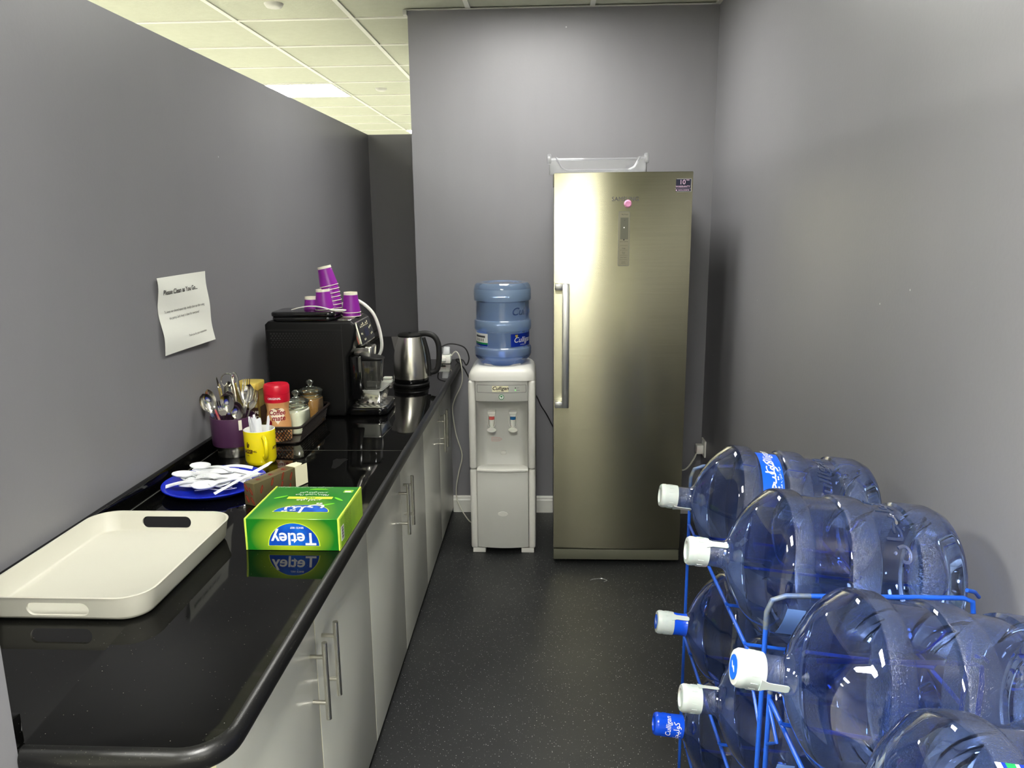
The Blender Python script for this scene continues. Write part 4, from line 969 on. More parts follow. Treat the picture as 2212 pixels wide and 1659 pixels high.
g.build('panel_symbols', M['cream'], scr)
g = G(); g.box((-0.03, -0.022, 0.0077), (0.028, 0.010, 0.0079), T=Tc); g.build('display', M['navy'], scr)
# spout block, milk jug
g = G(); g.prism(rrect(-0.752, 2.90, -0.672, 2.99, 0.012), 1.085, 1.128, 'Z', 0.006, 3, T=Tm)
for yy in (2.925, 2.965): g.lathe([(0.010, 1.060), (0.013, 1.085)], 16, T=Tm @ Matrix.Translation((-0.69, yy, 0)))
g.build('spout', M['chrome'], cm)
jug = G(); jug.prism(rrect(-0.045, -0.038, 0.040, 0.038, 0.02), 0.0, 0.115, 'Z', 0.004, 2)
V = []
for (x_, y_, z_) in jug.v:
    k = 0.72 + 0.28 * z_ / 0.115; V.append((x_ * k, y_ * k, z_))
jug.v = V
Tj = Tm @ Matrix.Translation((-0.672, 2.90, 0.965))
j2 = G(); j2.add(jug.v, jug.f, T=Tj); jo = j2.build('milk_jug', M['smoke'], cm)
j3 = G(); j3.prism(rrect(-0.047, -0.040, 0.044, 0.040, 0.02), 0.1155, 0.142, 'Z', 0.005, 3)
j3.v = [(x_, y_, z_ - 0.22 * (x_ + 0.047) * (z_ - 0.1155) / 0.0265) for x_, y_, z_ in j3.v]
j4 = G(); j4.add(j3.v, j3.f, T=Tj); j4.build('jug_lid', M['black_plastic'], jo)
j5 = G(); j5.box((-0.75, 2.86, 0.93), (-0.705, 2.94, 1.10), 0.005, 2, T=Tm); j5.build('jug_mount', M['black_gloss'], cm)
# water tank at the far side
g = G(); g.box((-1.050, 3.0765, 0.875), (-0.735, 3.152, 1.149), 0.006, 3, T=Tm); g.build('water_tank', M['black_gloss'], cm)
# drip tray
g = G(); g.prism(rrect(-0.765, 2.835, -0.612, 3.04, 0.03), 0.872, 0.900, 'Z', 0.006, 3, T=Tm); dtray = g.build('drip_tray', M['black_gloss'], cm)
g = G(); g.prism(rrect(-0.752, 2.838, -0.615, 3.037, 0.028), 0.9005, 0.905, 'Z', 0.001, 1, T=Tm); g.build('tray_grid', M['chrome'], dtray)
g = G()
for j in range(10):
    for i in range(6):
        xx = -0.742 + i * 0.0225 + (0.011 if j % 2 else 0); yy = 2.85 + j * 0.019
        if xx > -0.625: continue
        g.prism([(xx - 0.007, yy), (xx, yy - 0.005), (xx + 0.007, yy), (xx, yy + 0.005)], 0.905, 0.9054, 'Z', T=Tm)
g.build('grid_holes', M['ink'], dtray)
# clear container on the drip tray
g = G(); outer = [(0.0, 0.030, 0.024), (0.055, 0.044, 0.040)]
def rr_at(a, b, z): return [(p[0], p[1], z) for p in rrect(-a, -b, a, b, 0.012, 4)]
rings = [rr_at(0.040, 0.055, 0), rr_at(0.044, 0.060, 0.004), rr_at(0.056, 0.080, 0.058), rr_at(0.062, 0.086, 0.060), rr_at(0.062, 0.086, 0.057)]
nn = len(rings[0]); V = [p for q in rings for p in q]; F = [tuple(range(nn))[::-1]]
for i in range(len(rings) - 1):
    for k in range(nn): F.append((i * nn + k, i * nn + (k + 1) % nn, (i + 1) * nn + (k + 1) % nn, (i + 1) * nn + k))
g.add(V, F)
tag(g.build('food_container', M['milky'], loc=(-0.688, 2.948, 0.9065), rot=(0, 0, -0.06)), 'milky clear plastic container on the coffee machine drip tray', 'container')

# ------------------------------------------------------------------ paper cups
CH = 0.078
def cup_proto():
    t = thing('paper_cup', 'x', 'paper cup')
    g = G(); g.lathe([(0.0352, 0.002), (0.0262, CH - 0.010)], 32); g.lathe([(0.0345, 0.002), (0.0256, CH - 0.010)], 32); g.build('wall', M['purple_cup'], t)
    g = G(); g.lathe([(0.0263, CH - 0.010), (0.0258, CH), (0.0240, CH), (0.0242, CH - 0.006), (0, CH - 0.006)], 32); g.build('base', M['cupwhite'], t)
    g = G(); R = 0.0355
    g.tube([(R * cos(2 * pi * k / 32), R * sin(2 * pi * k / 32), 0.0014) for k in range(32)], 0.0014, 6, closed=True); g.build('rim', M['cupwhite'], t)
    return t
cup0 = cup_proto(); used = [False]
def cup(x, y, z, label, group, rx=0, ry=0):
    if not used[0]:
        used[0] = True; c = cup0; c.location = (x, y, z); c.rotation_euler = (rx, ry, 0); c['label'] = label; c['group'] = group; return c
    return copy_thing(cup0, (x, y, z), (rx, ry, 0), label, group)
zt = 1.2428
pos = Vector((-0.828, 2.965, zt)); gs = 'purple cups in the tall leaning stack'
for k in range(9):
    tilt = -radians(3 + 1.1 * k)
    if k == 8: lab = 'purple paper cup upside down at the very top of the tall leaning stack'
    elif k == 0: lab = 'purple paper cup at the bottom of the tall leaning stack'
    else: lab = 'purple paper cup in the tall leaning stack, %s from the bottom, only its rim showing' % ['', 'second', 'third', 'fourth', 'fifth', 'sixth', 'seventh', 'eighth'][k]
    cup(pos.x, pos.y, pos.z, lab, gs, 0, tilt)
    pos = pos + Vector((sin(tilt), 0, cos(tilt))) * 0.0146
g2 = 'purple cups in short stacks on the coffee machine'
for k in range(3):
    cup(-0.852, 2.905 + 0.016, zt + 0.0146 * k + (0.001 if k else 0), ['bottom', 'middle', 'top'][k] + ' purple paper cup of the medium stack left of the tall stack', g2, 0, -0.05)
cup(-0.905, 2.935, 1.2428, 'single upturned purple paper cup, leftmost beside the hopper lid', g2)
cup(-0.757, 2.955, zt, 'lower purple paper cup of the pair right of the tall stack', g2); cup(-0.757, 2.955, zt + 0.0146, 'upper purple paper cup of the pair right of the tall stack', g2)
cup(-0.772, 3.114, 1.150, 'purple paper cup sunk lowest at the right, only its white base showing', g2)

# white curved pieces on and behind the machine
def spoon_geo(L=0.17, bw=0.017, bl=0.052, hwid=0.005, th=0.0016, deep=0.006, bend=0.006):
    """spoon along +Y, handle end at y=0, bowl at the far end; thin solid"""
    g = G(); n = 30; V = []; m = 6
    for i in range(n + 1):
        y = L * i / n; k = (y - (L - bl)) / bl
        if k > 0: w = max(0.0012, bw * sqrt(max(0, 1 - (2 * k - 1) ** 2)) if k > 0.12 else max(hwid * 0.6, bw * sqrt(max(0, 1 - (2 * k - 1) ** 2)) * 0.9))
        else: w = hwid * (1.25 - 0.65 * i / n) if y > 0.01 else hwid * 0.8
        zc = bend * sin(pi * min(1, y / (L - bl))) 
        for j in range(m + 1):
            u = 2 * j / m - 1; dz = 0
            if k > 0: dz = -deep * max(0, 1 - u * u) * sin(pi * min(1, max(0, k))) ** 0.7
            V.append((w * u, y, zc + dz))
    F = [(i * (m + 1) + j, (i + 1) * (m + 1) + j, (i + 1) * (m + 1) + j + 1, i * (m + 1) + j + 1) for i in range(n) for j in range(m)]
    o = len(V); V += [(x, y, z + th) for x, y, z in V]; F += [tuple(a + o for a in f[::-1]) for f in F[:]]
    ring = [j for j in range(m + 1)] + [i * (m + 1) + m for i in range(1, n + 1)] + [n * (m + 1) + j for j in range(m - 1, -1, -1)] + [i * (m + 1) for i in range(n - 1, 0, -1)]
    for a, b in zip(ring, ring[1:] + ring[:1]): F.append((a, b, b + o, a + o))
    g.add(V, F); return g
def fork_geo(L=0.175, hw_=0.005, head=0.0125, th=0.0016, bend=0.006):
    g = G()
    def strip(pts, w0, w1=None, zf=None):
        n = 10; V = []
        (xa, ya), (xb, yb) = pts; w1 = w0 if w1 is None else w1
        for i in range(n + 1):
            t = i / n; x = xa + (xb - xa) * t; y = ya + (yb - ya) * t; w = w0 + (w1 - w0) * t; z = zf(y)
            V += [(x - w, y, z), (x + w, y, z), (x + w, y, z + th), (x - w, y, z + th)]
        F = [(0, 1, 2, 3), (4 * n + 3, 4 * n + 2, 4 * n + 1, 4 * n)]
        for i in range(n):
            for k in range(4): F.append((4 * i + k, 4 * i + 4 + k, 4 * i + 4 + (k + 1) % 4, 4 * i + (k + 1) % 4))
        g.add(V, F)
    zf = lambda y: bend * sin(pi * min(1, y / (L * 0.62))) - 0.006 * sin(pi * max(0, (y - L * 0.66) / (L * 0.34)))
    strip([(0, 0), (0, L * 0.62)], hw_, hw_ * 0.6, zf); strip([(0, L * 0.62), (0, L * 0.70)], hw_ * 0.6, head, zf); strip([(0, L * 0.70), (0, L * 0.78)], head, head, zf)
    for k in range(4):
        x = -head + head * 0.2 + k * (2 * head - head * 0.4) / 3
        strip([(x, L * 0.78), (x * 0.92, L)], head * 0.17, head * 0.08, zf)
    return g
def knife_geo(L=0.18, hw_=0.0055, th=0.0018):
    g = G(); g.prism([(-hw_, 0), (hw_, 0), (hw_ * 0.8, L * 0.5), (hw_ * 1.3, L * 0.55), (hw_ * 1.3, L * 0.9), (hw_ * 0.2, L), (-hw_ * 0.9, L * 0.97), (-hw_ * 0.9, L * 0.5)], 0, th, 'Z', 0.0004, 1); return g
def place(g, name, m, loc, u, label, cat, group, roll=0.0, hint=(0, 0, 1)):
    """lay a piece built along +Y so that +Y points along u"""
    u = Vector(u).normalized(); nrm = Vector(hint); w = (nrm - nrm.dot(u) * u).normalized(); x = u.cross(w)
    R = Matrix(((x.x, u.x, w.x), (x.y, u.y, w.y), (x.z, u.z, w.z))) @ Matrix.Rotation(roll, 3, 'Y')
    o = g.build(name, m, loc=loc); o.rotation_euler = R.to_euler(); return tag(o, label, cat, group)
place(spoon_geo(0.21, 0.018, 0.055, 0.006, bend=0.014, th=0.003), 'plastic_spoon', M['white_plastic'], (-0.965, 2.872, 1.276), (0.98, -0.01, -0.01), 'white plastic spoon lying across the black hopper lid in front of the purple cups', 'spoon', 'loose spoon on the coffee machine')
g = G(); pts = catmull([Vector(p) for p in [(-0.86, 3.165, 1.262), (-0.80, 3.165, 1.282), (-0.765, 3.165, 1.272), (-0.722, 3.165, 1.230), (-0.698, 3.165, 1.165), (-0.690, 3.165, 1.09), (-0.708, 3.165, 1.045), (-0.738, 3.165, 1.03)]], 6)
g.tube(pts, 0.0068, 12)
tag(g.build('plastic_hose', M['white_plastic']), 'curved white plastic hose arching from the cups down behind the coffee machine', 'hose')

# ------------------------------------------------------------------ white tray
def tray():
    ax, ay, H, th = 0.160, 0.211, 0.052, 0.005
    def ring(e, z, rad): return [(p[0], p[1], z) for p in rrect(-ax - e, -ay - e, ax + e, ay + e, rad, 8)]
    g = G()
    n = len(ring(0, 0, 0.05))
    # outer skin, rim, inner skin; slots are cut by leaving wall quads out around the opening
    R = [ring(-0.012, 0.0, 0.038), ring(-0.004, 0.004, 0.045), ring(0.000, 0.0105, 0.050), ring(0.006, 0.0435, 0.056), ring(0.009, H, 0.059), ring(0.004, H, 0.054), ring(0.001, 0.0435, 0.051), ring(-0.005, 0.0105, 0.045), ring(-0.010, 0.0065, 0.038)]
    V = [p for q in R for p in q]; F = [tuple(range(n))[::-1], tuple((len(R) - 1) * n + k for k in range(n))]
    for i in range(len(R) - 1):
        for k in range(n):
            k2 = (k + 1) % n
            a, b = R[i][k], R[i][k2]
            end = abs(a[0] - b[0]) > 0.15 and abs(a[1] - b[1]) < 1e-4     # long straight quads of the two short ends
            if end and i in (2, 6): continue
            F.append((i * n + k, i * n + k2, (i + 1) * n + k2, (i + 1) * n + k))
    g.add(V, F)
    # the two end walls between z .013 and .038 with stadium holes
    hs, hr, zc = 0.046, 0.0140, 0.027
    for sy in (-1, 1):
        def wpt(x, z, inner):
            e = (0.006 * (z - 0.0105) / 0.033) if not inner else (-0.005 + 0.006 * (z - 0.0105) / 0.033)
            return (x, sy * (ay + e), z)
        xw2 = ax - 0.05
        m = 16; hole = [(hs + hr * cos(t), zc + hr * sin(t)) for t in [-pi / 2 + pi * k / m for k in range(m + 1)]] + [(-hs - hr * cos(t), zc + hr * sin(t)) for t in [pi / 2 - pi * k / m for k in range(m + 1)]]
        # outer loop points matched to hole points
        outl = []
        for (hx, hz) in hole:
            if hx > hs + 1e-6:
                dx, dz = hx - hs, hz - zc
            elif hx < -hs - 1e-6: dx, dz = hx + hs, hz - zc
            else: dx, dz = 0, hz - zc
            sx = 1 if hx > 0 else -1
            # project to rectangle
            if abs(dx) < 1e-6: outl.append((hx, 0.0435 if dz > 0 else 0.0105))
            else:
                bx = sx * hs; tx_ = (xw2 - hs) / abs(dx); tz_ = (0.0165) / abs(dz) if abs(dz) > 1e-9 else 1e9
                tt_ = min(tx_, tz_)
                outl.append((bx + dx * tt_, zc + dz * tt_))
        # make sure rectangle corners are present
        for cxn, czn in ((xw2, 0.0105), (xw2, 0.0435), (-xw2, 0.0435), (-xw2, 0.0105)):
            j = min(range(len(outl)), key=lambda q: (outl[q][0] - cxn) ** 2 + (outl[q][1] - czn) ** 2); outl[j] = (cxn, czn)
        nh = len(hole); vs = []
        for inner in (False, True): vs += [wpt(x, z, inner) for x, z in hole] + [wpt(x, z, inner) for x, z in outl]
        fs = []
        for k in range(nh):
            k2 = (k + 1) % nh
            fs.append((k, k2, nh + k2, nh + k)); fs.append((2 * nh + k, 3 * nh + k, 3 * nh + k2, 2 * nh + k2)); fs.append((k, 2 * nh + k, 2 * nh + k2, k2))
        g.add(vs, fs)
    return tag(g.build('serving_tray', M['tray'], angle=45, loc=(-0.913, 1.494, ZW + 0.0005)), 'large cream-white serving tray with two slotted handles on the near worktop', 'tray')
tray()

# ------------------------------------------------------------------ notice on the wall
nt_ = thing('paper_notice', 'white printed notice taped to the left wall, slightly curled', 'notice', (XL, 2.285, 1.340))
Yw, Zh = 0.160, 0.111
def curl(u, v):
    yy = -Yw + 2 * Yw * u + 0.010 * (0.5 - v) * 0; zz = -Zh + 2 * Zh * v
    off = 0.004 + 0.004 * sin(5 * v + 2 * u) ** 2 + 0.010 * (1 - v) ** 2 * (u ** 2) + 0.008 * max(0, 0.35 - v) * (1 - u) * 1.5 + 0.003 * sin(9 * v) * (1 - u)
    return (off, yy + 0.006 * (1 - v), zz - 0.0)
g = G(); g.grid(curl, 24, 24, thick=(-0.0006, 0, 0)); sheet = g.build('sheet', M['paper'], nt_)
def on_sheet(u0, v0):
    def fn(x, y, d):
        u = u0 + x / (2 * Yw); v = v0 + y / (2 * Zh); p = curl(u, v); return (p[0] + 0.0008, p[1], p[2])
    return fn
g = G(); add_text(g, 'Please Clean as You Go...', 0.0215, fn=on_sheet(0.43, 0.80), bold=0.0004, ys=0.9); g.build('heading', M['ink'], sheet); g = G()
add_text(g, 'To keep our shared space tidy, kindly clean up after using', 0.0106, fn=on_sheet(0.49, 0.545), ys=1.0)
add_text(g, "the pantry. Let's keep it clean for everyone!", 0.0106, fn=on_sheet(0.47, 0.455), ys=1.0)
g.build('body_lettering', M['ink'], sheet); g = G(); add_text(g, 'Thank you for your cooperation.', 0.0095, fn=on_sheet(0.66, 0.17), ys=1.0)
g.build('closing_line', M['ink'], sheet)

# ------------------------------------------------------------------ tea box
bx0, bx1, by0, by1, bh = -0.684, -0.466, 1.610, 1.825, 0.076
tb = thing('tea_box', 'bright green tea box lying upside down near the worktop edge', 'tea box', ((bx0 + bx1) / 2, (by0 + by1) / 2, ZW + 0.0005))
hx, hy = (bx1 - bx0) / 2, (by1 - by0) / 2
M['green'] = glow_card('green_tea_card', lin(196, 222, 40), lin(28, 122, 30), (0, -hy * 0.9, bh * 0.45), (0.12, 0.16, 0.075), 'Y')
M['green_front'] = glow_card('green_tea_card_front', lin(206, 226, 44), lin(22, 112, 28), (0, -hy, bh * 0.42), (0.098, 0.05, 0.062), 'Y')
M['green_side'] = mat('green_tea_card_side', lin(160, 200, 44), 0.35, noise=(14, .8, lin(120, 172, 36)))
g = G(); e = 0.0045
g.box((-hx + e, -hy, 0), (hx - e, hy, bh), 0.0012, 1, mi=0)
cardbox = g.build('carton', M['green'], tb)
g = G(); g.box((-hx + e + 0.0005, -hy - 0.0004, 0.0008), (hx - e - 0.0005, -hy - 0.0001, bh - 0.001)); g.build('front_print', M['green_front'], cardbox)
for s in (-1, 1):
    g = G(); g.box((s * (hx - e), -hy - 0.001, 0), (s * hx, hy, bh + 0.001), 0.0008, 1); g.build('end_edge', M['greenedge'], cardbox)
g = G(); g.box((hx + 0.0001, -hy + 0.008, 0.004), (hx + 0.0004, hy - 0.004, bh - 0.004)); g.build('side_print', M['green_side'], cardbox)
g = G(); g.box((hx + 0.0002, -hy + 0.012, 0.018), (hx + 0.0007, -hy + 0.034, 0.052), mi=0)
for k in range(12): g.box((hx + 0.0007, -hy + 0.015, 0.020 + k * 0.0025), (hx + 0.0009, -hy + 0.031, 0.0208 + k * 0.0025 + 0.0006 * (k % 3)), mi=1)
for k in range(6):
    T_ = frame((hx + 0.0008, -hy + 0.050 + k * 0.011, 0.038), (0, 0, -1), (0, -1, 0)) @ Matrix.Rotation(pi, 4, 'Z')
    add_text(g, 'green tea leaves ' + 'pure natural '[: 13 - k], 0.0068, frame((hx + 0.0008, -hy + 0.046 + k * 0.010, 0.038), (0, 0, 1), (0, -1, 0)), mi=1)
g.build('barcode', [M['white_ink'], M['ink']], cardbox)
def tea_logo(T, w, h, word, size, sub=None, ws=1.0, nm='logo'):
    # T: local x right-reading direction of the word, y up for the word
    g = G(); out = ellipse(w, h, 28, 0, 0, 0, pi); inn = ellipse(w - 0.0022, h - 0.0022, 28, 0, 0.0010, 0, pi)
    g.prism(out, 0, 0.0003, 'Z', mi=0, T=T); g.prism(inn, 0.0003, 0.0005, 'Z', mi=1, T=T)
    add_text(g, word, size, T @ Matrix.Translation((0, h * 0.40, 0.0007)), mi=2, bold=0.0006, spacing=ws)
    if sub: add_text(g, sub, size * 0.22, T @ Matrix.Translation((0.003, h * 0.78, 0.0007)), mi=2)
    return g.build(nm, [M['limeink'], M['teablue'], M['white_ink']], cardbox)
tea_logo(frame((0.003, -hy - 0.0006, 0.066 - 0.0), (-1, 0, 0), (0, 0, -1)) @ Matrix.Translation((0, 0.054, 0)) @ Matrix.Rotation(0, 4, 'Z') @ Matrix.Diagonal((1, 1, 1, 1)) if False else frame((0.003, -hy - 0.0006, 0.011), (-1, 0, 0), (0, 0, -1)) @ Matrix.Scale(-1, 4, (0, 1, 0)) if False else frame((0.003, -hy - 0.0006, 0.011), (1, 0, 0), (0, 0, 1)), 0.060, 0.056, '', 0.04, nm='logo')
g = G(); Tl = frame((0.003, -hy - 0.0014, 0.030), (-1, 0, 0), (0, 0, -1)); add_text(g, 'Tetley', 0.041, Tl, bold=0.0007, spacing=0.98); add_text(g, 'SINCE 1837', 0.0062, frame((0.012, -hy - 0.0014, 0.0555), (-1, 0, 0), (0, 0, -1)), bold=0.0001)
g.build('logo_lettering', M['white_ink'], cardbox)
zt_ = bh + 0.0006
g = G(); Tt = frame((0.008, -hy + 0.040, zt_), (1, 0, 0), (0, 1, 0)); out = ellipse(0.066, 0.046, 28, 0, 0, 0, pi); inn = ellipse(0.0635, 0.0435, 28, 0, 0.001, 0, pi)
g.prism(out, 0, 0.0003, 'Z', mi=0, T=Tt); g.prism(inn, 0.0003, 0.0005, 'Z', mi=1, T=Tt)
add_text(g, AR_TETLEY, 0.055, frame((0.008, -hy + 0.058, zt_ + 0.0008), (-1, 0, 0), (0, -1, 0)), mi=2, bold=0.0008)
g.box((-0.052, 0.018, zt_), (0.058, 0.033, zt_ + 0.0004), mi=0); 
add_text(g, AR_TEA, 0.014, frame((0.004, -0.0 + 0.010, zt_ + 0.0006), (-1, 0, 0), (0, -1, 0)), mi=2, bold=0.0003)
add_text(g, 'PURE', 0.010, frame((0.004, 0.0255, zt_ + 0.0008), (-1, 0, 0), (0, -1, 0)), mi=3, bold=0.0003)
add_text(g, AR_WATER, 0.013, frame((0.002, 0.045, zt_ + 0.0006), (-1, 0, 0), (0, -1, 0)), mi=2, bold=0.0002)
add_text(g, AR_TEA + ' ' + AR_TETLEY, 0.011, frame((0.002, 0.060, zt_ + 0.0006), (-1, 0, 0), (0, -1, 0)), mi=2, bold=0.0002)
add_text(g, AR_TEA + ' ' + AR_WATER + ' ' + AR_TEA, 0.009, frame((-0.03, 0.098, zt_ + 0.0006), (-1, 0, 0), (0, -1, 0)), mi=2)
g.prism([(-0.024 * cos(a) * 1 + 0.008, 0.083 + 0.008 * sin(a)) for a in [pi * k / 12 for k in range(13)]] , zt_, zt_ + 0.0003, 'Z', mi=4)
for cx_, cy_, ro in ((-0.070, 0.030, 0.6), (0.075, 0.018, 2.4), (0.058, -0.018, 0.5)):
    g.prism([(cx_ + (0.017 * cos(a) * cos(ro) - 0.004 * sin(a) * sin(ro)), cy_ + (0.017 * cos(a) * sin(ro) + 0.004 * sin(a) * cos(ro))) for a in [2 * pi * k / 20 for k in range(20)]], zt_, zt_ + 0.0003, 'Z', mi=4)
g.prism(rrect(0.072, 0.062, 0.098, 0.084, 0.002), zt_, zt_ + 0.0002, 'Z', mi=3); g.prism(rrect(0.0735, 0.0635, 0.0965, 0.0825, 0.002), zt_ + 0.0002, zt_ + 0.0003, 'Z', mi=5); g.prism(rrect(0.077, 0.066, 0.092, 0.074, 0.001), zt_ + 0.0003, zt_ + 0.0005, 'Z', mi=2)
g.build('top_print', [M['limeink'], M['teablue'], M['white_ink'], M['green_ink'], M['leaf'], M['green_side']], cardbox)

# ------------------------------------------------------------------ foil wrapped box
fb = thing('foil_box', 'narrow gold foil box with red printed marks and an open cream end', 'box', (-0.742, 1.975, ZW + 0.0005), (0, 0, -radians(24)))
g = G(); g.box((-0.019, -0.095, 0), (0.019, 0.060, 0.062), 0.002, 2); wrap = g.build('wrapper', M['foil'], fb)
g = G(); g.box((-0.0170, 0.0602, 0.002), (-0.0155, 0.105, 0.060)); g.box((0.0155, 0.0602, 0.002), (0.0170, 0.110, 0.060)); g.box((-0.0155, 0.0602, 0.002), (0.0155, 0.105, 0.0035))
g.prism([(-0.0165, 0.0602), (0.0165, 0.0602), (0.0165, 0.085), (0.010, 0.098), (-0.010, 0.098), (-0.0165, 0.085)], 0.0605, 0.0620, 'Z'); g.build('inner_carton', M['cream'], fb)
g = G()
def bean(T): 
    g.prism(ellipse(0.0035, 0.0115, 20), 0, 0.0003, 'Z', mi=0, T=T); g.prism(ellipse(0.0009, 0.0085, 12), 0.0003, 0.0005, 'Z', mi=1, T=T)
for yy, zz in ((-0.07, 0.040), (-0.035, 0.018), (-0.03, 0.048), (0.005, 0.028), (0.01, 0.052), (0.042, 0.042), (0.035, 0.012)):
    bean(frame((0.0193, yy, zz), (0, 1, 0), (0, 0, 1)) @ Matrix.Rotation(-0.35, 4, 'Z'))
for yy in (-0.065, -0.02, 0.03):
    T_ = frame((0.002, yy, 0.0623), (1, 0, 0), (0, 1, 0)); g.prism(ellipse(0.006, 0.004, 16), 0, 0.0003, 'Z', mi=0, T=T_); g.tube([T_ @ Vector((0.010 * cos(a), 0.007 * sin(a), 0.0003)) for a in [0.4 + 2.2 * k / 6 for k in range(7)]], 0.0004, 4)
for xx, zz in ((-0.010, 0.048), (0.006, 0.040), (0.010, 0.014), (-0.008, 0.018)):
    bean(frame((xx, -0.0953, zz), (1, 0, 0), (0, 0, 1)) @ Matrix.Rotation(0.5, 4, 'Z'))
g.build('printed_marks', [M['redink'], M['gold']], wrap)

# ------------------------------------------------------------------ mug with stirrers
mug = thing('mug', 'yellow mug with dark brown print, full of white plastic handles', 'mug', (-0.888, 2.262, ZW + 0.0005))
mug.scale = (1.05, 1.05, 1.09)
g = G(); g.lathe([(0, 0.0), (0.038, 0.0), (0.041, 0.003), (0.0445, 0.012), (0.0455, 0.095), (0.0450, 0.098), (0.0428, 0.098)], 48); mb = g.build('body', M['yellow'], mug)
g = G(); g.lathe([(0.0450, 0.0981), (0.0435, 0.0990), (0.0420, 0.0965), (0.0405, 0.012), (0.034, 0.006), (0, 0.006)], 48); g.build('lining', M['white_plastic'], mug)
g = G(); a = -0.98
ca, sa = cos(a), sin(a)
g.tube([Vector((ca * rr_, sa * rr_, z_)) for rr_, z_ in [(0.043, 0.082), (0.054, 0.084), (0.068, 0.076), (0.073, 0.058), (0.069, 0.040), (0.058, 0.028), (0.043, 0.027)]], 0.0062, 12, smooth=5); g.build('handle', M['yellow'], mug)
g = G(); rm = 0.0457
wrapm = lambda a0, z0: (lambda u, v, d: (rm * cos(a0 + u / rm), rm * sin(a0 + u / rm), z0 + v))
add_text(g, 'BASSI', 0.016, fn=wrapm(-2.15, 0.042), bold=0.0006); add_text(g, '1946', 0.010, fn=wrapm(-1.66, 0.043), bold=0.0001)
for k in range(10):
    a1, z1 = -2.12 + 0.05 * (k % 4), 0.056 + 0.004 * (k // 3)
    add_text(g, 'o' if k % 2 else 's', 0.008, fn=wrapm(a1, z1), bold=0.0004)
add_text(g, 'ATTI', 0.012, fn=wrapm(-0.10, 0.046), bold=0.0005); add_text(g, 'caffe', 0.006, fn=wrapm(-2.10, 0.031))
g.build('print', M['brownink'], mb)
gsm = 'white plastic handles standing in the yellow mug'
sp = [(-0.020, -0.014, 0.132, -0.14), (-0.010, -0.024, 0.140, -0.08), (-0.026, 0.000, 0.138, -0.16), (-0.004, -0.010, 0.136, -0.03), (0.004, -0.022, 0.134, 0.0), (-0.014, 0.010, 0.142, -0.05), (0.010, -0.012, 0.136, 0.02), (0.0, 0.008, 0.130, 0.06)]
for k, (dx, dy_, L_, lean) in enumerate(sp):
    g = G(); g.prism([(-0.0045, 0), (0.0045, 0), (0.0052, L_ * 0.9), (0.003, L_), (-0.003, L_), (-0.0052, L_ * 0.9)], 0, 0.0018, 'Z', 0.0004, 1)
    place(g, 'plastic_stirrer', M['cool_white'], (-0.890 + dx * 0.55, 2.262 + dy_ * 0.5, ZW + 0.009), (dx * 3.2 + 0.0, dy_ * 2.2 - 0.0, 1), 'white plastic handle sticking up out of the yellow mug, ' + ['left front one', 'foremost one', 'leftmost one', 'second from the front', 'front right one', 'rearmost left one', 'rightmost upright one', 'rearmost right one'][k], 'plastic cutlery', gsm, 0.3 * (k - 4), hint=(0.2, -1, 0.2))
place(knife_geo(0.150, 0.004), 'plastic_knife', M['cool_white'], (-0.878, 2.262, ZW + 0.009), (0.20, -0.10, 1), 'white plastic stick leaning to the right over the yellow mug rim', 'plastic cutlery', gsm, hint=(0.2, -1, 0.2))

# ------------------------------------------------------------------ aubergine tin with steel cutlery
TX, TY = -1.006, 2.352
tin = thing('cutlery_tin', 'aubergine round cutlery tin with a steel foot, beside the yellow mug', 'cutlery holder', (TX, TY, ZW + 0.0005))
g = G(); g.lathe([(0, 0), (0.053, 0), (0.054, 0.003), (0.0535, 0.034), (0.050, 0.036)], 48); g.build('steel_foot', M['steel'], tin)
g = G(); g.lathe([(0.050, 0.0362), (0.066, 0.0362), (0.0675, 0.040), (0.0690, 0.126), (0.0685, 0.128), (0.0665, 0.128), (0.0650, 0.040), (0, 0.040)], 56); g.build('cup', M['purple_tin'], tin)
g = G(); patch(g, 0.0694, -0.95, -0.80, 0.092, 0.124); g.build('price_sticker', M['cupwhite'], tin)
gsc = 'steel cutlery standing in the aubergine tin'
def steel_in_tin(kind, dx, dy_, lean, label, roll=0.0, L_=0.195):
    gg = {'spoon': lambda: spoon_geo(L_, 0.0205, 0.062, 0.005, 0.0012, 0.009, 0.002), 'fork': lambda: fork_geo(L_, 0.005, 0.0125, 0.0014, 0.003), 'knife': lambda: knife_geo(L_, 0.0065, 0.0016)}[kind]()
    place(gg, 'steel_' + kind, M['chrome'], (TX + dx * 0.45, TY + dy_ * 0.45, ZW + 0.0425), (lean[0], lean[1], 1), label, kind, gsc, roll, hint=(0.25, -1, 0.5))
steel_in_tin('spoon', -0.055, -0.045, (-0.26, -0.18), 'large steel spoon at the left front of the aubergine tin', 0.3, 0.175)
steel_in_tin('spoon', -0.065, 0.010, (-0.34, 0.10), 'steel spoon leaning furthest left out of the aubergine tin', 0.9, 0.175)
steel_in_tin('fork', -0.012, -0.055, (-0.05, -0.20), 'steel fork at the front centre of the aubergine tin', 0.0, 0.150)
steel_in_tin('spoon', 0.012, -0.050, (0.03, -0.22), 'steel spoon just right of the front fork in the aubergine tin', -0.1, 0.175)
steel_in_tin('spoon', 0.035, -0.048, (0.16, -0.18), 'small steel spoon at the right front of the aubergine tin', -0.2, 0.145)
steel_in_tin('spoon', 0.045, -0.010, (0.26, -0.02), 'tall steel spoon leaning right in front of the gold coffee tin', -0.5, 0.195)
steel_in_tin('fork', 0.055, -0.020, (0.38, -0.06), 'steel fork leaning furthest right out of the aubergine tin', -0.5, 0.185)
steel_in_tin('fork', 0.030, 0.030, (0.16, 0.06), 'steel fork standing tall at the back against the gold tin', 0.1, 0.205)
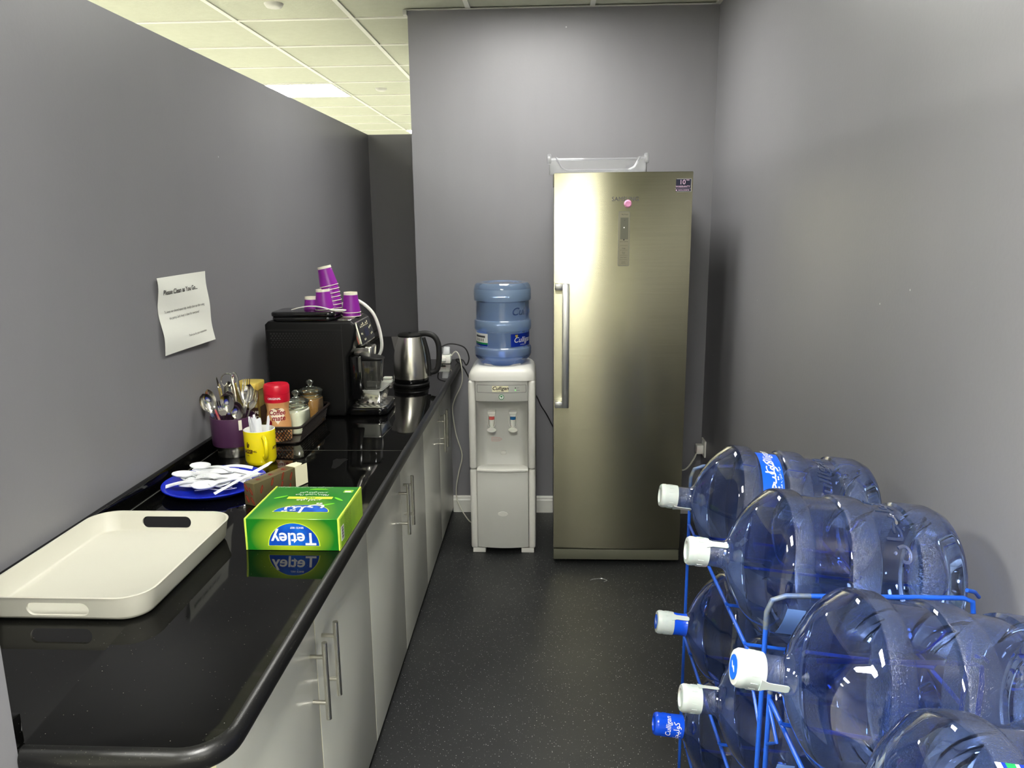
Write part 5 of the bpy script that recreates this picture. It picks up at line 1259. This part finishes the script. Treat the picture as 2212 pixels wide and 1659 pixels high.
steel_in_tin('spoon', -0.010, 0.015, (-0.02, 0.0), 'steel spoon seen edge-on in the middle of the aubergine tin', 0.9, 0.195)
steel_in_tin('spoon', 0.0, -0.02, (0.0, -0.08), 'steel spoon in the middle behind the front fork', 0.2, 0.170)
steel_in_tin('knife', -0.035, -0.010, (-0.10, -0.04), 'slim steel knife standing upright at the left of the aubergine tin', 1.3, 0.215)
steel_in_tin('knife', -0.028, -0.020, (-0.07, -0.06), 'slim steel knife just right of the other upright knife in the tin', 1.4, 0.195)
op = thing('can_opener', 'steel bottle opener with a ring end standing in the aubergine tin', 'opener', (TX - 0.004, TY + 0.02, ZW + 0.0425), group=gsc)
g = G(); ringc = Vector((-0.012, 0.0, 0.196))
g.tube([ringc + Vector((0.021 * cos(2 * pi * k / 28), 0.004 * sin(2 * pi * k / 28), 0.021 * sin(2 * pi * k / 28))) for k in range(28)], 0.0022, 8, closed=True); g.build('ring', M['chrome'], op)
g = G(); g.tube([(0.010, 0, 0.0), (0.004, 0, 0.10), (0.000, 0, 0.176)], 0.003, 8); g.tube([(0.012, 0, 0.10), (0.010, 0, 0.16), (0.004, 0, 0.205), (0.012, 0.0, 0.218), (0.020, 0, 0.20), (0.024, 0, 0.16), (0.034, 0, 0.12)], 0.0045, 8, smooth=5); g.build('arm', M['chrome'], op)

# ------------------------------------------------------------------ basket with coffee things
BX0, BX1, BY0, BY1 = -1.066, -0.829, 2.452, 2.798
bk = thing('storage_basket', 'dark brown plastic lattice basket holding the coffee jars', 'basket', ((BX0 + BX1) / 2, (BY0 + BY1) / 2, ZW + 0.0005))
bw_, bl_ = (BX1 - BX0) / 2, (BY1 - BY0) / 2
g = G(); g.prism(rrect(-bw_ + 0.006, -bl_ + 0.006, bw_ - 0.006, bl_ - 0.006, 0.02), 0, 0.004, 'Z'); g.build('floor_panel', M['basket'], bk)
g = G()
for z, e, rr_ in ((0.005, -0.004, 0.0035), (0.060, 0.010, 0.0045)):
    pts = rrect(-bw_ - e, -bl_ - e, bw_ + e, bl_ + e, 0.022, 6); g.tube([(p[0], p[1], z) for p in pts], rr_, 8, closed=True)
g.build('rim', M['basket'], bk)
g = G()
def wallpt(side, s, z):
    e = -0.004 + 0.014 * (z - 0.005) / 0.055
    if side == 'r': return (bw_ + e, -bl_ + 0.02 + s * (2 * bl_ - 0.04), z)
    if side == 'l': return (-bw_ - e, -bl_ + 0.02 + s * (2 * bl_ - 0.04), z)
    if side == 'f': return (-bw_ + 0.02 + s * (2 * bw_ - 0.04), -bl_ - e, z)
    return (-bw_ + 0.02 + s * (2 * bw_ - 0.04), bl_ + e, z)
for side, n in (('r', 26), ('f', 17), ('l', 20), ('b', 12)):
    for k in range(-3, n + 1):
        for dr in (1, -1):
            P = []
            for q in range(5):
                s = (k + (q * 0.8 if dr > 0 else 3.2 - q * 0.8)) / n
                if 0 <= s <= 1: P.append(wallpt(side, s, 0.007 + 0.051 * q / 4))
            if len(P) > 1: g.tube(P, 0.0016, 5)
g.build('lattice', M['basket'], bk)
def jar(x, y, label, lid_only=False, H=0.105, R=0.045):
    t = thing('glass_jar', label, 'jar', (x, y, ZW + 0.0052), group='glass storage jars in the basket')
    g = G(); g.lathe([(0, 0.0005), (R - 0.006, 0.0005), (R, 0.006), (R, H - 0.030), (R - 0.003, H - 0.018), (R - 0.012, H - 0.010), (R - 0.010, H - 0.004), (R - 0.004, H), (R - 0.008, H + 0.002)], 48)
    for z in (H - 0.016, H - 0.007): g.tube([((R - 0.006) * cos(2 * pi * k / 36), (R - 0.006) * sin(2 * pi * k / 36), z) for k in range(36)], 0.0022, 6, closed=True)
    g.build('body', M['glass'], t)
    g = G(); g.lathe([(R - 0.010, H + 0.0022), (R - 0.001, H + 0.003), (R - 0.001, H + 0.008), (R - 0.010, H + 0.014), (0.015, H + 0.020), (0.007, H + 0.024), (0.008, H + 0.028), (0.0135, H + 0.034), (0.014, H + 0.041), (0.009, H + 0.046), (0, H + 0.047)], 40)
    g.build('lid', M['glass'], t)
    return t
def fill(x, y, m, name, label, h, R=0.0435, slope=0.0):
    g = G(); g.lathe([(0, 0.0015), (R - 0.005, 0.0015), (R - 0.0005, 0.006), (R - 0.0005, h), (R * 0.6, h + 0.003), (0, h + 0.004)], 40)
    if slope: g.v = [(a, b, c + (slope * a if c > h - 0.001 else 0)) for a, b, c in g.v]
    tag(g.build(name, m, loc=(x, y, ZW + 0.0055)), label, 'sugar' if 'sugar' in name else 'coffee', kind='stuff')
jar(-0.877, 2.592, 'glass jar of white sugar with a knobbed lid, behind the creamer bottle'); fill(-0.877, 2.592, M['sugar'], 'white_sugar', 'white sugar heaped inside the middle glass jar', 0.078, slope=0.25)
jar(-0.872, 2.742, 'glass jar of brown sugar with a knobbed lid, at the far end of the basket', H=0.112); fill(-0.872, 2.742, M['brown_sugar'], 'brown_sugar', 'golden brown sugar inside the farthest glass jar', 0.088, slope=0.05)
jar(-1.016, 2.715, 'glass jar of dark ground coffee, half hidden behind the creamer and gold tin'); fill(-1.016, 2.715, M['ground'], 'ground_coffee', 'dark ground coffee in the jar behind the creamer bottle', 0.062)

# creamer bottle
cr = thing('creamer_bottle', 'coffee creamer bottle with bright red lid and peach label', 'creamer', (-0.908, 2.492, ZW + 0.0052))
cr.scale = (1.03, 1.03, 1.10)
g = G(); prof = [(0, 0.0005), (0.034, 0.0005), (0.039, 0.005), (0.040, 0.02), (0.040, 0.055), (0.037, 0.078), (0.0345, 0.095), (0.036, 0.112), (0.040, 0.125)]
g.lathe(prof, 48); cb = g.build('label_body', M['tan'], cr)
g = G(); g.lathe([(0.0402, 0.125), (0.0412, 0.133), (0.0412, 0.150)], 48); g.build('red_band', M['red'], cr, angle=20)
g = G(); g.lathe([(0.0412, 0.1505), (0.0415, 0.158), (0.0415, 0.172), (0.038, 0.178), (0, 0.180)], 48); g.box((-0.03, -0.003, 0.1795), (0.004, 0.001, 0.1815), 0.001, 1); g.build('lid', M['red'], cr)
def rad_at(z):
    for (r0, z0_), (r1, z1_) in zip(prof[1:], prof[2:]):
        if z0_ <= z <= z1_: return r0 + (r1 - r0) * (z - z0_) / (z1_ - z0_)
    return 0.0412 if z > 0.12 else 0.034
def on_cr(a0, z0, off=0.0006):
    def fn(u, v, d):
        r_ = rad_at(z0 + v) + off; return (r_ * cos(a0 + u / 0.038), r_ * sin(a0 + u / 0.038), z0 + v)
    return fn
AF = -pi / 2 + 0.33
def shape_cr(g, poly, a0, z0, off, mi=0):
    # centre fan so the print follows the bottle
    fn = on_cr(a0, z0, off); n = len(poly); V = [fn(0, 0, 0)]
    for s in (0.33, 0.66, 1.0): V += [fn(p[0] * s, p[1] * s, 0) for p in poly]
    F = [(0, 1 + k, 1 + (k + 1) % n) for k in range(n)]
    for s in range(2):
        for k in range(n): F.append((1 + s * n + k, 1 + (s + 1) * n + k, 1 + (s + 1) * n + (k + 1) % n, 1 + s * n + (k + 1) % n))
    g.add(V, F, mi)
hrt = []
for k in range(40):
    t_ = 2 * pi * k / 40; hrt.append((0.00165 * 16 * sin(t_) ** 3, 0.00175 * (13 * cos(t_) - 5 * cos(2 * t_) - 2 * cos(3 * t_) - cos(4 * t_))))
g = G(); shape_cr(g, [(a * 1.12, b * 1.12) for a, b in hrt], AF - 0.05, 0.087, 0.0006, 1); shape_cr(g, hrt, AF - 0.05, 0.087, 0.0009, 0); g.build('heart_print', [M['creamheart'], M['tan']], cb)
g = G(); add_text(g, 'Coffee', 0.0215, fn=on_cr(AF - 0.10, 0.094, 0.0014), shear=0.2, bold=0.0006); add_text(g, 'mate', 0.0215, fn=on_cr(AF + 0.02, 0.077, 0.0014), shear=0.2, bold=0.0006); g.build('name_lettering', M['maroon'], cb)
g = G(); add_text(g, 'Nestle', 0.006, fn=on_cr(AF - 0.06, 0.107, 0.0014), bold=0.0002); g.build('small_lettering', M['navy'], cb)
g = G(); add_text(g, 'ORIGINAL', 0.0085, fn=on_cr(AF - 0.22, 0.139, 0.0012), bold=0.0002); g.build('band_lettering', M['white_ink'], cb)
g = G(); shape_cr(g, ellipse(0.006, 0.009, 20), AF - 0.70, 0.062, 0.0009, 0); g.build('round_print', M['maroon'], cb)
g = G(); shape_cr(g, [(-0.017, 0.015), (0.017, 0.015), (0.014, -0.017), (-0.014, -0.017)], AF + 0.05, 0.030, 0.0006, 0); shape_cr(g, [(-0.015, 0.008), (0.015, 0.008), (0.013, -0.015), (-0.013, -0.015)], AF + 0.05, 0.029, 0.0009, 1); g.build('cup_print', [M['creamheart'], M['coffee']], cb)

# gold coffee tin at the back
gt = thing('coffee_tin', 'gold instant coffee tin with yellow lid, behind the cutlery tin', 'coffee tin', (-1.010, 2.522, ZW + 0.0052))
sq = 0.040
g = G(); g.prism(rrect(-sq, -sq, sq, sq, 0.016), 0.0005, 0.172, 'Z', 0.002, 2); gb = g.build('tin_body', M['gold'], gt)
g = G(); g.prism(rrect(-sq - 0.001, -sq - 0.001, sq + 0.001, sq + 0.001, 0.017), 0.1725, 0.198, 'Z', 0.003, 2); g.build('lid', M['goldlid'], gt)
g = G(); g.box((-0.030, -sq - 0.0008, 0.055), (0.0385, -sq - 0.0003, 0.115)); g.box((sq + 0.0003, -0.025, 0.055), (sq + 0.0008, 0.025, 0.115)); lb = g.build('label', M['dark_brown'], gb)
g = G(); Tq = frame((0.012, -sq - 0.001, 0.098), (1, 0, 0), (0, 0, 1)); add_text(g, 'NESCAFE', 0.0135, Tq, bold=0.0003); add_text(g, 'GOLD', 0.0165, Tq @ Matrix.Translation((0.006, -0.018, 0)), bold=0.0003); g.build('label_lettering', M['cupwhite'], lb)

# ------------------------------------------------------------------ blue plate with plastic cutlery
PX, PY = -0.932, 2.022
g = G(); g.lathe([(0, 0.0), (0.098, 0.0), (0.104, 0.002), (0.132, 0.014), (0.140, 0.020), (0.1395, 0.0225), (0.135, 0.0222), (0.128, 0.017), (0.102, 0.0055), (0, 0.0045)], 72)
tag(g.build('plate', M['blue_plate'], loc=(PX, PY, ZW + 0.0005)), 'round blue plastic plate piled with white plastic cutlery', 'plate')
gp = 'white plastic cutlery piled on the blue plate'
pieces = [  # kind, start (relative), direction angle, layer z, length, label
    ('spoon', (0.055, 0.060), 200, 0.029, 0.150, 'white plastic spoon lying at the back of the blue plate, bowl to the left'),
    ('fork', (0.090, 0.030), 172, 0.047, 0.165, 'white plastic fork with tines pointing left at the top of the pile'),
    ('spoon', (0.110, 0.045), 186, 0.037, 0.145, 'white plastic spoon with handle towards the yellow mug'),
    ('fork', (-0.135, -0.050), 22, 0.028, 0.160, 'white plastic fork whose handle overhangs the left plate rim'),
    ('spoon', (0.090, 0.000), 196, 0.034, 0.150, 'white plastic spoon in the middle of the pile with its bowl to the left'),
    ('fork', (0.115, 0.015), 192, 0.051, 0.160, 'white plastic fork lying over the middle of the pile'),
    ('spoon', (0.070, -0.045), 176, 0.026, 0.155, 'white plastic spoon at the front left of the blue plate'),
    ('fork', (-0.115, -0.065), 10, 0.038, 0.155, 'white plastic fork across the front of the pile, tines right'),
    ('spoon', (-0.095, 0.040), -25, 0.043, 0.150, 'white plastic spoon slanting down over the left of the pile'),
    ('spoon', (0.105, -0.010), 208, 0.045, 0.148, 'white plastic spoon ending at the front edge of the plate'),
    ('fork', (-0.110, 0.020), -8, 0.033, 0.165, 'white plastic fork beneath the pile pointing right'),
    ('knife', (-0.060, 0.075), -12, 0.034, 0.150, 'white plastic knife along the back rim of the blue plate'),
    ('spoon', (0.030, 0.085), 215, 0.040, 0.150, 'white plastic spoon crossing the back left of the pile'),
    ('fork', (0.080, 0.065), 188, 0.056, 0.160, 'white plastic fork highest on the pile near the mug'),
    ('spoon', (0.020, -0.010), 170, 0.050, 0.150, 'white plastic spoon with its bowl at the left of the pile, near the rim'),
    ('spoon', (0.125, 0.030), 178, 0.052, 0.150, 'white plastic spoon on top of the pile with handle to the right'),
    ('fork', (0.060, -0.060), 150, 0.036, 0.160, 'white plastic fork crossing the front of the pile diagonally'),
    ('spoon', (-0.030, -0.085), 60, 0.034, 0.140, 'white plastic spoon pointing away from the front rim'),
    ('fork', (0.095, -0.035), 165, 0.046, 0.165, 'white plastic fork right of centre with tines to the left'),
    ('spoon', (0.040, 0.020), 158, 0.060, 0.150, 'white plastic spoon at the very top left of the pile'),
]
for kind, (dx, dy_), ang, z_, L_, lab in pieces:
    gg = {'spoon': lambda: spoon_geo(L_ * 1.06, 0.0250, 0.066, 0.0068, 0.0022, 0.011, 0.007), 'fork': lambda: fork_geo(L_ * 1.04, 0.0075, 0.0190, 0.0022, 0.008), 'knife': lambda: knife_geo(L_, 0.0055)}[kind]()
    a = radians(ang)
    place(gg, 'plastic_' + kind, M['cool_white'], (PX + dx * 0.95 + 0.012, PY + dy_ * 0.95 - 0.004, ZW + z_ * 0.72), (cos(a), sin(a), 0.02), lab, 'plastic ' + kind, gp, random.uniform(-0.2, 0.2), hint=(0, random.uniform(-0.35, 0), 1 if random.random() < 0.6 else -1))
place(knife_geo(0.175, 0.0060), 'plastic_knife', M['cool_white'], (-0.892 + 0.0, 1.925, ZW + 0.018), (0.115, 0.10, 0.052), 'long white plastic handle jutting over the plate rim towards the mug', 'plastic knife', gp, 0.2)
